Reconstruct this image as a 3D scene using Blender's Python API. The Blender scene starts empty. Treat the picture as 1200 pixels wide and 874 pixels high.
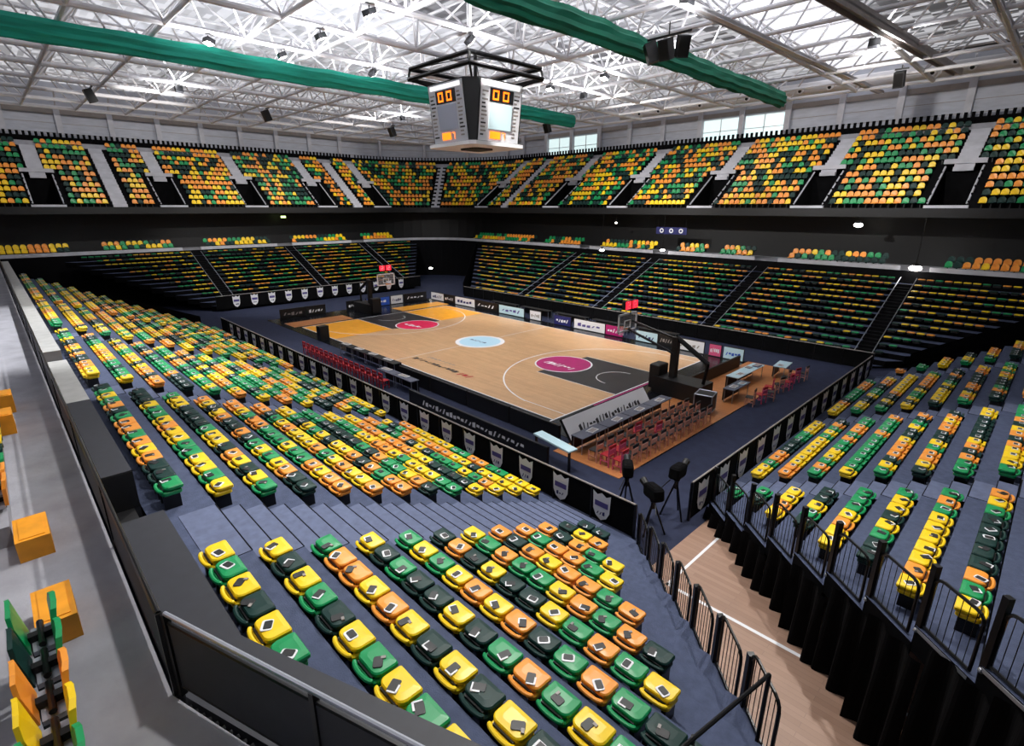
import bpy, math, random
from mathutils import Vector, Matrix
random.seed(7)
PI = math.pi
COL = bpy.context.scene.collection
sc = bpy.context.scene

# ------------------------------------------------------------------ materials
def lin(c):
    return tuple(((v/255)/12.92 if v/255 <= .04045 else (((v/255)+.055)/1.055)**2.4) for v in c) + (1,)
def mat(name, rgb, rough=.6, noise=0, nscale=4, emit=0, metal=0, spec=.5, bump=0, bscale=20, stretch=None, coat=0):
    m = bpy.data.materials.new(name); m.use_nodes = True
    nt = m.node_tree; b = nt.nodes['Principled BSDF']
    b.inputs['Base Color'].default_value = lin(rgb)
    b.inputs['Roughness'].default_value = rough
    b.inputs['Metallic'].default_value = metal
    b.inputs['Specular IOR Level'].default_value = spec
    if coat: b.inputs['Coat Weight'].default_value = coat; b.inputs['Coat Roughness'].default_value = .15
    tc = None
    if noise or bump:
        tc = nt.nodes.new('ShaderNodeTexCoord'); mp = nt.nodes.new('ShaderNodeMapping')
        nt.links.new(tc.outputs['Object'], mp.inputs['Vector'])
        if stretch: mp.inputs['Scale'].default_value = stretch
    if noise:
        n = nt.nodes.new('ShaderNodeTexNoise'); n.inputs['Scale'].default_value = nscale; n.inputs['Detail'].default_value = 6
        nt.links.new(mp.outputs['Vector'], n.inputs['Vector'])
        r = nt.nodes.new('ShaderNodeValToRGB')
        c = lin(rgb)
        r.color_ramp.elements[0].position = .3; r.color_ramp.elements[1].position = .7
        r.color_ramp.elements[0].color = tuple(v*(1-noise) for v in c[:3])+(1,)
        r.color_ramp.elements[1].color = tuple(min(1, v*(1+noise)) for v in c[:3])+(1,)
        nt.links.new(n.outputs['Fac'], r.inputs['Fac']); nt.links.new(r.outputs['Color'], b.inputs['Base Color'])
    if bump:
        n2 = nt.nodes.new('ShaderNodeTexNoise'); n2.inputs['Scale'].default_value = bscale
        nt.links.new(mp.outputs['Vector'], n2.inputs['Vector'])
        bp = nt.nodes.new('ShaderNodeBump'); bp.inputs['Strength'].default_value = bump; bp.inputs['Distance'].default_value = .02
        nt.links.new(n2.outputs['Fac'], bp.inputs['Height']); nt.links.new(bp.outputs['Normal'], b.inputs['Normal'])
    if emit:
        b.inputs['Emission Color'].default_value = lin(rgb); b.inputs['Emission Strength'].default_value = emit
    return m
def planks(name, c1, c2, w, l, rough, rot=0, mortar=.004):
    m = bpy.data.materials.new(name); m.use_nodes = True
    nt = m.node_tree; b = nt.nodes['Principled BSDF']; b.inputs['Roughness'].default_value = rough
    tc = nt.nodes.new('ShaderNodeTexCoord'); mp = nt.nodes.new('ShaderNodeMapping'); mp.inputs['Rotation'].default_value = (0, 0, rot)
    br = nt.nodes.new('ShaderNodeTexBrick'); br.inputs['Scale'].default_value = 1
    br.inputs['Brick Width'].default_value = l; br.inputs['Row Height'].default_value = w; br.inputs['Mortar Size'].default_value = mortar
    br.inputs['Color1'].default_value = lin(c1); br.inputs['Color2'].default_value = lin(c2)
    br.inputs['Mortar'].default_value = tuple(v*.6 for v in lin(c1)[:3])+(1,)
    n = nt.nodes.new('ShaderNodeTexNoise'); n.inputs['Scale'].default_value = 1.3; n.inputs['Detail'].default_value = 5
    mx = nt.nodes.new('ShaderNodeMixRGB'); mx.blend_type = 'MULTIPLY'; mx.inputs['Fac'].default_value = .35
    nt.links.new(tc.outputs['Object'], mp.inputs['Vector']); nt.links.new(mp.outputs['Vector'], br.inputs['Vector'])
    nt.links.new(tc.outputs['Object'], n.inputs['Vector'])
    nt.links.new(br.outputs['Color'], mx.inputs['Color1']); nt.links.new(n.outputs['Color'], mx.inputs['Color2'])
    g = nt.nodes.new('ShaderNodeRGBToBW'); nt.links.new(n.outputs['Color'], g.inputs['Color']); nt.links.new(g.outputs['Val'], mx.inputs['Color2'])
    br2 = nt.nodes.new('ShaderNodeBrightContrast'); br2.inputs['Bright'].default_value = .02
    nt.links.new(mx.outputs['Color'], br2.inputs['Color']); nt.links.new(br2.outputs['Color'], b.inputs['Base Color'])
    return m

YEL = mat('yellow_plastic', (252, 210, 14), .38, noise=.07, nscale=3)
ORA = mat('orange_plastic', (246, 156, 52), .38, noise=.07, nscale=3)
GRN = mat('green_plastic', (0, 146, 82), .4, noise=.08, nscale=3)
DGR = mat('dark_green_plastic', (8, 48, 44), .5, spec=.3, noise=.08, nscale=3)
BLK = mat('black_plastic', (14, 14, 17), .5, noise=.2, nscale=5)
BLKM = mat('black_metal', (12, 12, 14), .35, metal=.3)
DRAPE = mat('black_cloth', (10, 10, 12), .95, spec=.1, noise=.3, nscale=2)
TREAD = mat('blue_grey_tread_carpet', (74, 82, 106), .85, spec=.15, noise=.14, nscale=7, bump=.3, bscale=60)
PALE = mat('pale_stair_carpet', (98, 106, 132), .85, spec=.15, noise=.12, nscale=7)
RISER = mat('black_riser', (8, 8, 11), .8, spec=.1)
MATT = mat('navy_floor_mat', (46, 51, 72), .75, spec=.12, noise=.14, nscale=2.5, bump=.2, bscale=90)
CONC = mat('grey_concrete', (160, 160, 168), .8, noise=.16, nscale=1.6, bump=.3, bscale=12)
CONCW = mat('pale_wall_panel', (186, 189, 200), .8, noise=.1, nscale=.9, stretch=(1, 1, 5))
CONCL = mat('light_concrete', (192, 192, 200), .8, noise=.12, nscale=1.2)
CAPD = mat('charcoal_ledge', (38, 40, 48), .6, noise=.12, nscale=6)
WHT = mat('white_paint', (232, 232, 236), .5)
STEEL = mat('white_steel', (214, 212, 216), .45, noise=.05, nscale=2)
GSTEEL = mat('grey_steel', (150, 142, 138), .5, noise=.1, nscale=2)
ALU = mat('aluminium', (176, 180, 190), .35, metal=.6)
WOOD = planks('court_maple', (226, 180, 132), (214, 166, 118), .12, 2.2, .28)
WOODY = mat('yellow_maple', (246, 168, 44), .3, noise=.08, nscale=2)  # yellow tone laid over one end of the court floor
WOODT = planks('tunnel_parquet', (176, 140, 118), (160, 124, 102), .14, 2.4, .45, rot=0)
WOODA = planks('amber_apron_wood', (214, 138, 76), (198, 120, 62), .12, 2.2, .35)
BLKF = mat('black_glossy_court_border', (16, 18, 24), .22, noise=.15, nscale=1)
PAINTK = mat('charcoal_lane_paint', (42, 40, 44), .35, noise=.15, nscale=2)
PINK = mat('magenta_paint', (176, 26, 108), .35, noise=.08, nscale=2)
PINKR = mat('crimson_paint', (226, 24, 84), .35)
LBLUE = mat('pale_blue_paint', (186, 224, 244), .35)
NAVY = mat('navy_print', (30, 34, 96), .5)
BLUE = mat('blue_print', (46, 92, 196), .5)
PURP = mat('violet_print', (84, 74, 140), .5)
RED = mat('red_cloth', (176, 22, 34), .6, noise=.15, nscale=6)
CYANW = mat('pale_cyan_print', (196, 226, 236), .5)
PINKP = mat('pink_print', (214, 86, 130), .5)
WOODC = mat('pinkish_beech', (222, 158, 138), .5, noise=.12, nscale=8)
CRTN = mat('green_curtain', (0, 112, 84), .8, noise=.25, nscale=.8, stretch=(6, .6, 6))
CRTN2 = mat('teal_curtain', (16, 150, 128), .8, noise=.25, nscale=.8, stretch=(6, .6, 6))
GLASSW = mat('backlit_window_glazing', (206, 226, 226), .3, emit=.6)
LAMP = mat('lit_lamp', (255, 250, 240), .5, emit=9)
REDL = mat('red_led_digits', (255, 30, 48), .5, emit=1.6)
ORL = mat('orange_led_digits', (255, 120, 20), .5, emit=1.3)
SCR = mat('grey_video_screen', (142, 146, 160), .3, emit=.12)
SCR2 = mat('pale_video_screen', (176, 196, 200), .3, emit=.3)
LTX = mat('white_led_text', (245, 245, 245), .5, emit=.6)
ORB = mat('orange_painted_box', (240, 158, 28), .5, noise=.12, nscale=4)
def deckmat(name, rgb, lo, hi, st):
    """roof panel: the glow is put in by emission, a little different in each bay"""
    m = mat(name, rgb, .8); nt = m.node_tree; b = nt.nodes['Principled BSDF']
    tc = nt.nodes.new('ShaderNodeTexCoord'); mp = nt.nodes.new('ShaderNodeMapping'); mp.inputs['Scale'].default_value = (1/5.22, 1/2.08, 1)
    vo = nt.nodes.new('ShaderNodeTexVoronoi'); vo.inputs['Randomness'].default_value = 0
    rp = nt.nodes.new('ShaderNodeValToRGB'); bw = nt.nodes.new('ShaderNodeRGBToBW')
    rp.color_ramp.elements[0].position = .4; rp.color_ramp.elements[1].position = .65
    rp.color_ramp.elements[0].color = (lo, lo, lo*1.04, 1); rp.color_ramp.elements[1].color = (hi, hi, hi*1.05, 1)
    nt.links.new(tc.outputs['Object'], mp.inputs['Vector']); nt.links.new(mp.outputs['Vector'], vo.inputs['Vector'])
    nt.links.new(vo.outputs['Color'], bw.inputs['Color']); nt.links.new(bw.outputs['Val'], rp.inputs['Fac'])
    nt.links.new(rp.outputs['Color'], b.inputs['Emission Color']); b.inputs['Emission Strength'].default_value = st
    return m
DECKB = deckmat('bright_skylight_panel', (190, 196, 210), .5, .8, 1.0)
DECKM = deckmat('added_glow_roof_panel', (140, 142, 150), .16, .34, 1.0)  # plain panels given an added glow that lights the hall
DECKD = deckmat('opaque_roof_panel', (92, 92, 98), .03, .30, 1.0)  # opaque, yet given a faint added glow

# ------------------------------------------------------------------ mesh builder
class MB:
    def __init__(s): s.v = []; s.f = []; s.m = []; s.mats = []
    def mi(s, m):
        if m not in s.mats: s.mats.append(m)
        return s.mats.index(m)
    def add(s, vs, fs, m, M=None):
        o = len(s.v); k = s.mi(m)
        s.v.extend([tuple(M @ Vector(v)) for v in vs] if M is not None else vs)
        s.f.extend([tuple(i+o for i in f) for f in fs]); s.m.extend([k]*len(fs))
    def box(s, x0, y0, z0, x1, y1, z1, m, M=None, top=None):
        vs = [(x0,y0,z0),(x1,y0,z0),(x1,y1,z0),(x0,y1,z0),(x0,y0,z1),(x1,y0,z1),(x1,y1,z1),(x0,y1,z1)]
        s.add(vs, [(0,3,2,1),(0,1,5,4),(1,2,6,5),(2,3,7,6),(3,0,4,7)], m, M); s.add(vs, [(4,5,6,7)], top or m, M)
    def poly(s, pts, z0, z1, m, top=None, M=None):
        n = len(pts); vs = [(p[0],p[1],z0) for p in pts]+[(p[0],p[1],z1) for p in pts]
        s.add(vs, [tuple(reversed(range(n)))]+[(i,(i+1)%n,n+(i+1)%n,n+i) for i in range(n)], m, M)
        s.add(vs, [tuple(range(n, 2*n))], top or m, M)
    def cyl(s, a, b, r, m, n=8, r2=None, caps=True):
        a = Vector(a); b = Vector(b); d = b-a
        if d.length < 1e-6: return
        q = d.to_track_quat('Z', 'Y').to_matrix(); r2 = r if r2 is None else r2
        vs = []
        for k, (c, rr) in enumerate(((a, r), (b, r2))):
            for i in range(n):
                t = 2*PI*i/n; vs.append(tuple(c + q @ Vector((rr*math.cos(t), rr*math.sin(t), 0))))
        fs = [(i,(i+1)%n,n+(i+1)%n,n+i) for i in range(n)]
        if caps: fs += [tuple(reversed(range(n))), tuple(range(n,2*n))]
        s.add(vs, fs, m)
    def tube(s, pts, r, m, n=6):
        for a, b in zip(pts, pts[1:]): s.cyl(a, b, r, m, n)
        for p in pts[1:-1]: s.ball(p, r, m, 6, 4)
    def ball(s, c, r, m, n=10, k=6, sx=1, sy=1, sz=1):
        vs = []; fs = []
        for j in range(k+1):
            ph = PI*j/k
            for i in range(n):
                t = 2*PI*i/n; vs.append((c[0]+sx*r*math.sin(ph)*math.cos(t), c[1]+sy*r*math.sin(ph)*math.sin(t), c[2]+sz*r*math.cos(ph)))
        for j in range(k):
            for i in range(n): fs.append((j*n+i, (j+1)*n+i, (j+1)*n+(i+1)%n, j*n+(i+1)%n))
        s.add(vs, fs, m)
    def slab(s, out, z0, z1, bev, m, M=None, dome=0):
        n = len(out); cx = sum(p[0] for p in out)/n; cy = sum(p[1] for p in out)/n
        def ring(k, z): return [(cx+(p[0]-cx)*k, cy+(p[1]-cy)*k, z) for p in out]
        w = max(abs(p[0]-cx) for p in out); k1 = 1-bev/w
        vs = ring(k1, z0)+ring(1, z0+bev)+ring(1, z1-bev)+ring(k1, z1)+ring(k1*.6, z1+dome)
        fs = [tuple(reversed(range(n)))]
        for r in range(4):
            fs += [(r*n+i, r*n+(i+1)%n, (r+1)*n+(i+1)%n, (r+1)*n+i) for i in range(n)]
        fs.append(tuple(range(4*n, 5*n))); s.add(vs, fs, m, M)
    def disc(s, c, r, z, m, n=48, r0=0, a0=0, a1=2*PI, ry=None):
        ry = ry or r
        if r0:
            full = abs(a1-a0-2*PI) < 1e-6; N = n
            vs = []
            for i in range(N+1):
                t = a0+(a1-a0)*i/N
                vs += [(c[0]+r0*math.cos(t), c[1]+r0*math.sin(t), z), (c[0]+r*math.cos(t), c[1]+r*math.sin(t), z)]
            s.add(vs, [(2*i, 2*i+1, 2*i+3, 2*i+2) for i in range(N)], m)
        else:
            s.add([(c[0]+r*math.cos(2*PI*i/n), c[1]+ry*math.sin(2*PI*i/n), z) for i in range(n)], [tuple(range(n))], m)
    def rect(s, x0, y0, x1, y1, z, m): s.add([(x0,y0,z),(x1,y0,z),(x1,y1,z),(x0,y1,z)], [(0,1,2,3)], m)
    def mesh(s, name, smooth=False):
        me = bpy.data.meshes.new(name); me.from_pydata(s.v, [], s.f)
        for m in s.mats: me.materials.append(m)
        me.polygons.foreach_set('material_index', s.m)
        if smooth: me.polygons.foreach_set('use_smooth', [True]*len(s.f))
        me.update(); return me
    def build(s, name, parent=None, smooth=False, loc=None):
        o = bpy.data.objects.new(name, s.mesh(name, smooth)); COL.objects.link(o)
        if parent: o.parent = parent
        if loc: o.location = loc
        return o
def tag(o, label=None, cat=None, group=None, kind=None):
    if label: o['label'] = label
    if cat: o['category'] = cat
    if group: o['group'] = group
    if kind: o['kind'] = kind
    return o
def struct(o, label=None): return tag(o, label, None, None, 'structure')
def empty(name, loc, rz=0, label=None, cat=None, group=None):
    o = bpy.data.objects.new(name, None); COL.objects.link(o); o.location = loc; o.rotation_euler = (0, 0, rz); o.empty_display_size = .1
    return tag(o, label, cat, group)
def inst(me, name, parent):
    o = bpy.data.objects.new(name, me); COL.objects.link(o); o.parent = parent; return o
def dup(root, loc, rz, label=None, group=None):
    r = root.copy(); COL.objects.link(r); r.location = loc; r.rotation_euler = (0, 0, rz)
    if label: r['label'] = label
    if group: r['group'] = group
    for ch in list(root.children):
        c = ch.copy(); COL.objects.link(c); c.parent = r
        for g in ch.children:
            d = g.copy(); COL.objects.link(d); d.parent = c
    return r
def rrect(w, d, rf, rb, cy=0, n=4):
    """rounded rectangle outline, front (+y) radius rf, back radius rb"""
    out = []
    for (sx, sy, r, a) in ((1, 1, rf, 0), (-1, 1, rf, PI/2), (-1, -1, rb, PI), (1, -1, rb, 1.5*PI)):
        for i in range(n+1):
            t = a+PI/2*i/n; out.append((sx*(w/2-r)+r*math.cos(t), cy+sy*(d/2-r)+r*math.sin(t)))
    return out
ONES = ['', 'first', 'second', 'third', 'fourth', 'fifth', 'sixth', 'seventh', 'eighth', 'ninth', 'tenth', 'eleventh', 'twelfth', 'thirteenth',
        'fourteenth', 'fifteenth', 'sixteenth', 'seventeenth', 'eighteenth', 'nineteenth']
TENS = {20: 'twentieth', 30: 'thirtieth', 40: 'fortieth', 50: 'fiftieth'}
TN = {2: 'twenty', 3: 'thirty', 4: 'forty', 5: 'fifty'}
def nth(i):
    if i < 20: return ONES[i]
    if i % 10 == 0: return TENS.get(i, str(i)+'th')
    return TN[i//10]+'-'+ONES[i % 10]

# ------------------------------------------------------------------ camera
CAM = Vector((29.25, -25.05, 9.6)); YAW, PITCH, ROLL, F = 2.371, -.3035, .0015, 618.
cd = bpy.data.cameras.new('camera'); cam = bpy.data.objects.new('camera', cd); COL.objects.link(cam)
fw = Vector((math.cos(YAW)*math.cos(PITCH), math.sin(YAW)*math.cos(PITCH), math.sin(PITCH)))
rt = Vector((math.sin(YAW), -math.cos(YAW), 0)); up = rt.cross(fw)
r2 = rt*math.cos(ROLL)+up*math.sin(ROLL); u2 = -rt*math.sin(ROLL)+up*math.cos(ROLL)
cam.matrix_world = Matrix(((r2.x, u2.x, -fw.x, CAM.x), (r2.y, u2.y, -fw.y, CAM.y), (r2.z, u2.z, -fw.z, CAM.z), (0, 0, 0, 1)))
cd.sensor_fit = 'HORIZONTAL'; cd.sensor_width = 36; cd.lens = 36*F/1200; cd.clip_start = .05; cd.clip_end = 400
sc.camera = cam
def proj(p):
    v = Vector(p)-CAM; z = v.dot(fw)
    if z < .2: return None
    return 600+F*v.dot(r2)/z, 437-F*v.dot(u2)/z, z
def inview(p, mg=6):
    q = proj(p); return q is not None and -mg < q[0] < 1200+mg and -mg < q[1] < 874+mg

# ------------------------------------------------------------------ floors
f = MB(); f.rect(-60, -45, 23, 45, 0, MATT); f.rect(23, 10, 50, 45, 0, MATT)
struct(f.build('floor'), 'navy mat floor around the court')
f = MB(); f.rect(23, -45, 50, 10, 0, WOODT); f.rect(23.66, -13.9, 23.74, -10.4, .004, WHT); f.rect(23.66, -13.9, 40, -13.8, .004, WHT)
struct(f.build('floor_tunnel'), 'worn brown parquet with white lines between the two stands')
# court: apron, border, playing surface and paint, all one floor
f = MB()
f.box(-19, -8.55, .0, 19.5, 8.9, .02, BLKF)
f.box(16.2, -10.0, .0, 19.45, 9.2, .024, WOODA)
f.rect(-14, -7.5, 14, 7.5, .028, WOOD)
f.rect(-14, -7.5, -8.3, 7.5, .031, WOODY)
f.rect(-16.5, 2.6, -14.4, 8.2, .03, WOODY); f.rect(-16.6, -8.0, -14.4, -2.6, .03, WOODA)
z = .034
for sx in (1, -1):
    f.rect(min(8.2*sx, 14*sx), -2.45, max(8.2*sx, 14*sx), 2.45, z, PAINTK)
    c = PINK if sx > 0 else PINKR
    f.disc((8.2*sx, 0), 1.85, z+.003, WHT); f.disc((8.2*sx, 0), 1.75, z+.006, c)
    a0, a1 = (PI/2, 1.5*PI) if sx > 0 else (-PI/2, PI/2)
    f.disc((12.42*sx, 0), 1.3, z+.003, WHT, 24, 1.25, a0, a1)
    f.disc((12.42*sx, 0), 6.78, z+.002, WHT, 48, 6.70, a0+.17, a1-.17)
    for sy in (1, -1): f.rect(min(11*sx, 14*sx), sy*6.6-.03, max(11*sx, 14*sx), sy*6.6+.03, z, WHT)
for (x0, y0, x1, y1) in ((-14.05, -7.55, 14.05, -7.47), (-14.05, 7.47, 14.05, 7.55), (13.96, -8.2, 14.04, 7.5), (-14.04, -7.5, -13.96, 7.5), (-.03, -7.5, .03, 7.5),
                         (8.17, -2.5, 14, -2.44), (8.17, 2.44, 14, 2.5), (-14, -2.5, -8.17, -2.44), (-14, 2.44, -8.17, 2.5), (14.1, -4.6, 14.22, 2.5)):
    f.rect(x0, y0, x1, y1, z+.001, PINK if x0 == 14.1 else WHT)
f.disc((0, 0), 1.85, z, WHT); f.disc((0, 0), 1.55, z+.004, LBLUE)
def strokes(mb, n, h, w, m, M, seed, gap=.25, t=.14):
    """a run of n blurred unreadable marks in the local x-z plane"""
    R = random.Random(seed); cw = w/n
    for i in range(n):
        x = -w/2+i*cw; b = x+cw*(1-gap); z0 = R.choice((0, 0, .15))*h; z1 = h*R.choice((.7, .85, 1, 1)); k = R.random()
        if k < .45: pg = [(x, z0), (b, z0), (b, z1), (x, z1*.8)]
        elif k < .8: pg = [(x, z0), (x+cw*.35, z0), (b, z1), (b-cw*.3, z1)]
        else: pg = [(x, z1*.35), (b, z1*.3), (b, z1*.75), (x+cw*.1, z1*.8)]
        mb.add([(p[0], 0, p[1]) for p in pg], [(0, 1, 2, 3)], m, M)
def FL(x, y, rz): return Matrix.Translation((x, y, z+.009)) @ Matrix.Rotation(rz, 4, 'Z') @ Matrix.Rotation(-PI/2, 4, 'X')
strokes(f, 6, .3, 1.7, NAVY, FL(-.2, .1, PI), 3)
strokes(f, 8, .55, 2.4, WHT, FL(8.2, -.2, PI), 5)
strokes(f, 6, .6, 2.2, WHT, FL(-8.2, -.2, PI), 6)
strokes(f, 12, .42, 4.6, PAINTK, FL(2.6, -5.9, PI), 9); strokes(f, 8, .22, 3, GSTEEL, FL(2.2, -5.2, PI), 10); strokes(f, 3, .5, 1.2, RED, FL(5.7, -5.9, PI), 11)
struct(f.build('floor_court'), 'maple basketball court with charcoal lanes, magenta circles and black border')

# ------------------------------------------------------------------ lower stands
NROW = 13
def near_row(k): return -13.6-.83*k, .13+.34*k
def near_L(k): return -17.5-.85*k
def near_R(k): return 22.8+.83*k
def side_row(k): return 23.45+.855*k, .42+.34*k
def diagY(X): return -24.02+.36*(X-23.6) if X > 23.6 else -99
def clip_half(pts, f):
    out = []
    for a, b in zip(pts, pts[1:]+pts[:1]):
        fa, fb = f(a), f(b)
        if fa >= 0: out.append(a)
        if (fa >= 0) != (fb >= 0): t = fa/(fa-fb); out.append((a[0]+(b[0]-a[0])*t, a[1]+(b[1]-a[1])*t))
    return out
# generic transform: local u along the row, v depth outward from court (0 at row 0 centre), mirrored/rotated into place
def T_near(u, v): return (u, -13.6-v)
def T_far(u, v): return (u, 13.6+v)
def T_right(u, v): return (23.45+v, u)
def T_left(u, v): return (-27-v, u)
AISN = [(19.0, 20.95), (9.2, 10.25), (-1.0, 0.0), (-11.4, -10.4)]
AISR = [(-8.9, -7.75), (-.6, .55), (7.9, 9.0)]
AISF = [(-10.4, -9.4), (-.5, .5), (10.2, 11.2), (20.9, 21.9)]
AISL = [(-9.4, -8.4), (.8, 1.8), (10.6, 11.6)]
def stand(name, T, pitch, zbase, Lf, Rf, ais, label, clip=None, rails=False):
    AISLE = RISER if rails else PALE
    mb = MB()
    for k in range(NROW):
        v0, v1 = pitch*k-.62, pitch*k+pitch-.62+(.2 if k == NROW-1 else 0); zt = zbase+.34*k
        L0, R0 = Lf(k), Rf(k)
        # diagonal ends: the row plan is a trapezium
        q = [(L0+.56, v0), (R0-.58, v0), (R0+.2, v1), (L0-.2, v1)]
        pts = [T(*p) for p in q]
        if clip: pts = clip_half(pts, clip)
        if len(pts) < 3: continue
        ar = sum(a[0]*b[1]-b[0]*a[1] for a, b in zip(pts, pts[1:]+pts[:1]))
        if ar < 0: pts.reverse()
        mb.poly(pts, max(0, zt-.5) if k else 0, zt, RISER, top=TREAD)
        for (a, b) in ais:
            q = [T(a, v0-.02), T(b, v0-.02), T(b, v0-.40), T(a, v0-.40)]
            if sum(p[0]*r[1]-r[0]*p[1] for p, r in zip(q, q[1:]+q[:1])) < 0: q.reverse()
            if k: mb.poly(q, zt-.5, zt-.17, RISER, top=AISLE)
            q = [T(a, v0+.01), T(b, v0+.01), T(b, v1-.40), T(a, v1-.40)]
            if sum(p[0]*r[1]-r[0]*p[1] for p, r in zip(q, q[1:]+q[:1])) < 0: q.reverse()
            mb.poly(q, zt-.02, zt+.012, RISER, top=AISLE)
            for (va, zz) in ((v0, zt+.012), (v0-.41, zt-.17)):  # thin black strip on each step edge stands in for riser shadow
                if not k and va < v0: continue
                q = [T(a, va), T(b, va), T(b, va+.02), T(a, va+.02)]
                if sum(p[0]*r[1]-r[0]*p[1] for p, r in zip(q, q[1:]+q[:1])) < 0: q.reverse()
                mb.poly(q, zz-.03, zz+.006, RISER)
    o = struct(mb.build(name), label)
    if rails:
        rb = MB()
        for (a, b) in ais:
            for u in (a, b):
                for k in range(NROW):
                    p = T(u, pitch*k-.62); q = T(u, pitch*k+pitch-.62); zt = zbase+.34*k
                    rb.cyl((p[0], p[1], zt+.12), (q[0], q[1], zt+.46), .03, ALU, 4, caps=False)
        rb.build('stair_rail', o)
    return o
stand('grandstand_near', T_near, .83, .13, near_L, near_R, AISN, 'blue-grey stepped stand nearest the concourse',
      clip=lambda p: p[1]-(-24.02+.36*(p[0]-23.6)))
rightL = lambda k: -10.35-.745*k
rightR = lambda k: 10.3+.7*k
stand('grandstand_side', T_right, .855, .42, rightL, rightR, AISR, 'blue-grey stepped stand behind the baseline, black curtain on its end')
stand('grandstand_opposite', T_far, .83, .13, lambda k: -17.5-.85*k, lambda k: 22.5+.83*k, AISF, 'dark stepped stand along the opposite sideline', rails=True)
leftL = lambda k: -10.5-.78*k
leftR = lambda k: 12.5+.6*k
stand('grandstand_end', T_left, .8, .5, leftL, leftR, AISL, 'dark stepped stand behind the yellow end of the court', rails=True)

# ------------------------------------------------------------------ folding seats
def seat_meshes():
    d = {}
    for nm, m in (('yellow', YEL), ('orange', ORA), ('green', GRN), ('dark green', DGR)):
        b = MB(); b.slab(rrect(.475, .32, .03, .10, .075), .375, .455, .018, m, dome=.012); d[nm, 'back'] = b.mesh('folded_backrest', False)
        b = MB(); b.slab(rrect(.46, .34, .05, .08, .035), .27, .36, .02, m)
        # rolled rear lip
        n = 8; prev = None
        for i in range(n+1):
            t = PI*(.08+.84*i/n); p = (.205*math.cos(t), -.115-.055*math.sin(t), .385)
            if prev: b.cyl(prev, p, .03, m, 8)
            b.ball(p, .03, m, 8, 4); prev = p
        b.box(-.17, -.105, .36, .17, -.07, .40, BLK); d[nm, 'pan'] = b.mesh('seat_pan', False)  # black strip stands in for the dark gap between lip and backrest
    b = MB(); b.box(-.2, -.12, 0, -.13, .16, .28, BLKM); b.box(.13, -.12, 0, .2, .16, .28, BLKM); b.box(-.2, -.02, .2, .2, .06, .28, BLKM); d['leg'] = b.mesh('seat_support')
    b = MB(); b.slab(rrect(.19, .14, .03, .03), 0, .012, .003, WHT); b.slab(rrect(.14, .10, .02, .02, .012), .006, .018, .003, BLK); d['grip'] = b.mesh('grip_recess')
    b = MB(); b.slab(rrect(.17, .12, .02, .02), 0, .014, .003, BLK); b.box(-.095, -.075, 0, .02, -.05, .016, WHT); b.box(-.1, -.07, 0, -.08, .05, .016, WHT); d['grip2'] = b.mesh('grip_recess')
    b = MB(); b.slab(rrect(.12, .17, .03, .03), 0, .014, .003, BLK); b.box(.03, .04, 0, .09, .08, .02, GSTEEL); d['grip3'] = b.mesh('grip_recess')
    return d
SM = seat_meshes()
COLS = ['yellow', 'orange', 'green', 'dark green']; CM = {'yellow': YEL, 'orange': ORA, 'green': GRN, 'dark green': DGR}
def lowseat(mb, x, y, z, rz, m, R, far=False):
    M = Matrix.Translation((x, y, z)) @ Matrix.Rotation(rz, 4, 'Z')
    n = 2
    if far:
        mb.slab(rrect(.43, .34, .05, .10, .05, n=1), .39, .45, .014, m, M, dome=.008)
        mb.slab(rrect(.40, .36, .05, .08, .04, n=1), .27, .40, .02, BLK, M); return
    mb.slab(rrect(.475, .32, .03, .10, .075, n=2), .375, .455, .018, m, M, dome=.012)
    mb.slab(rrect(.46, .34, .05, .08, .035, n=1), .27, .36, .02, m, M)
    if not far:
        mb.box(-.19, -.19, .33, .19, -.125, .415, m, M)
        gx = R.uniform(-.1, .1)
        mb.box(gx-.09, -.03, .46, gx+.09, .1, .475, WHT, M); mb.box(gx-.06, 0, .47, gx+.06, .09, .48, BLK, M)
        mb.box(-.2, -.12, 0, .2, .16, .28, BLK, M)
ROWCOL = {12: 'YGYDYGY', 11: 'YDYGDYGYGY', 10: 'GOOYOYDYDYD', 9: 'YDGDDYDGOGYG', 8: 'GYGYOYODGOGD', 7: 'DODYDDYGOGYG', 6: 'YGOGGYOGODG', 5: 'ODOYOOGO', 4: 'OGOOGY', 3: 'ODOGY', 2: 'DYOO'}
LET = {'Y': 'yellow', 'G': 'green', 'D': 'dark green', 'O': 'orange'}
seats = []   # (dist, x, y, z, rz, colour, label)
R = random.Random(11)
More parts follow.
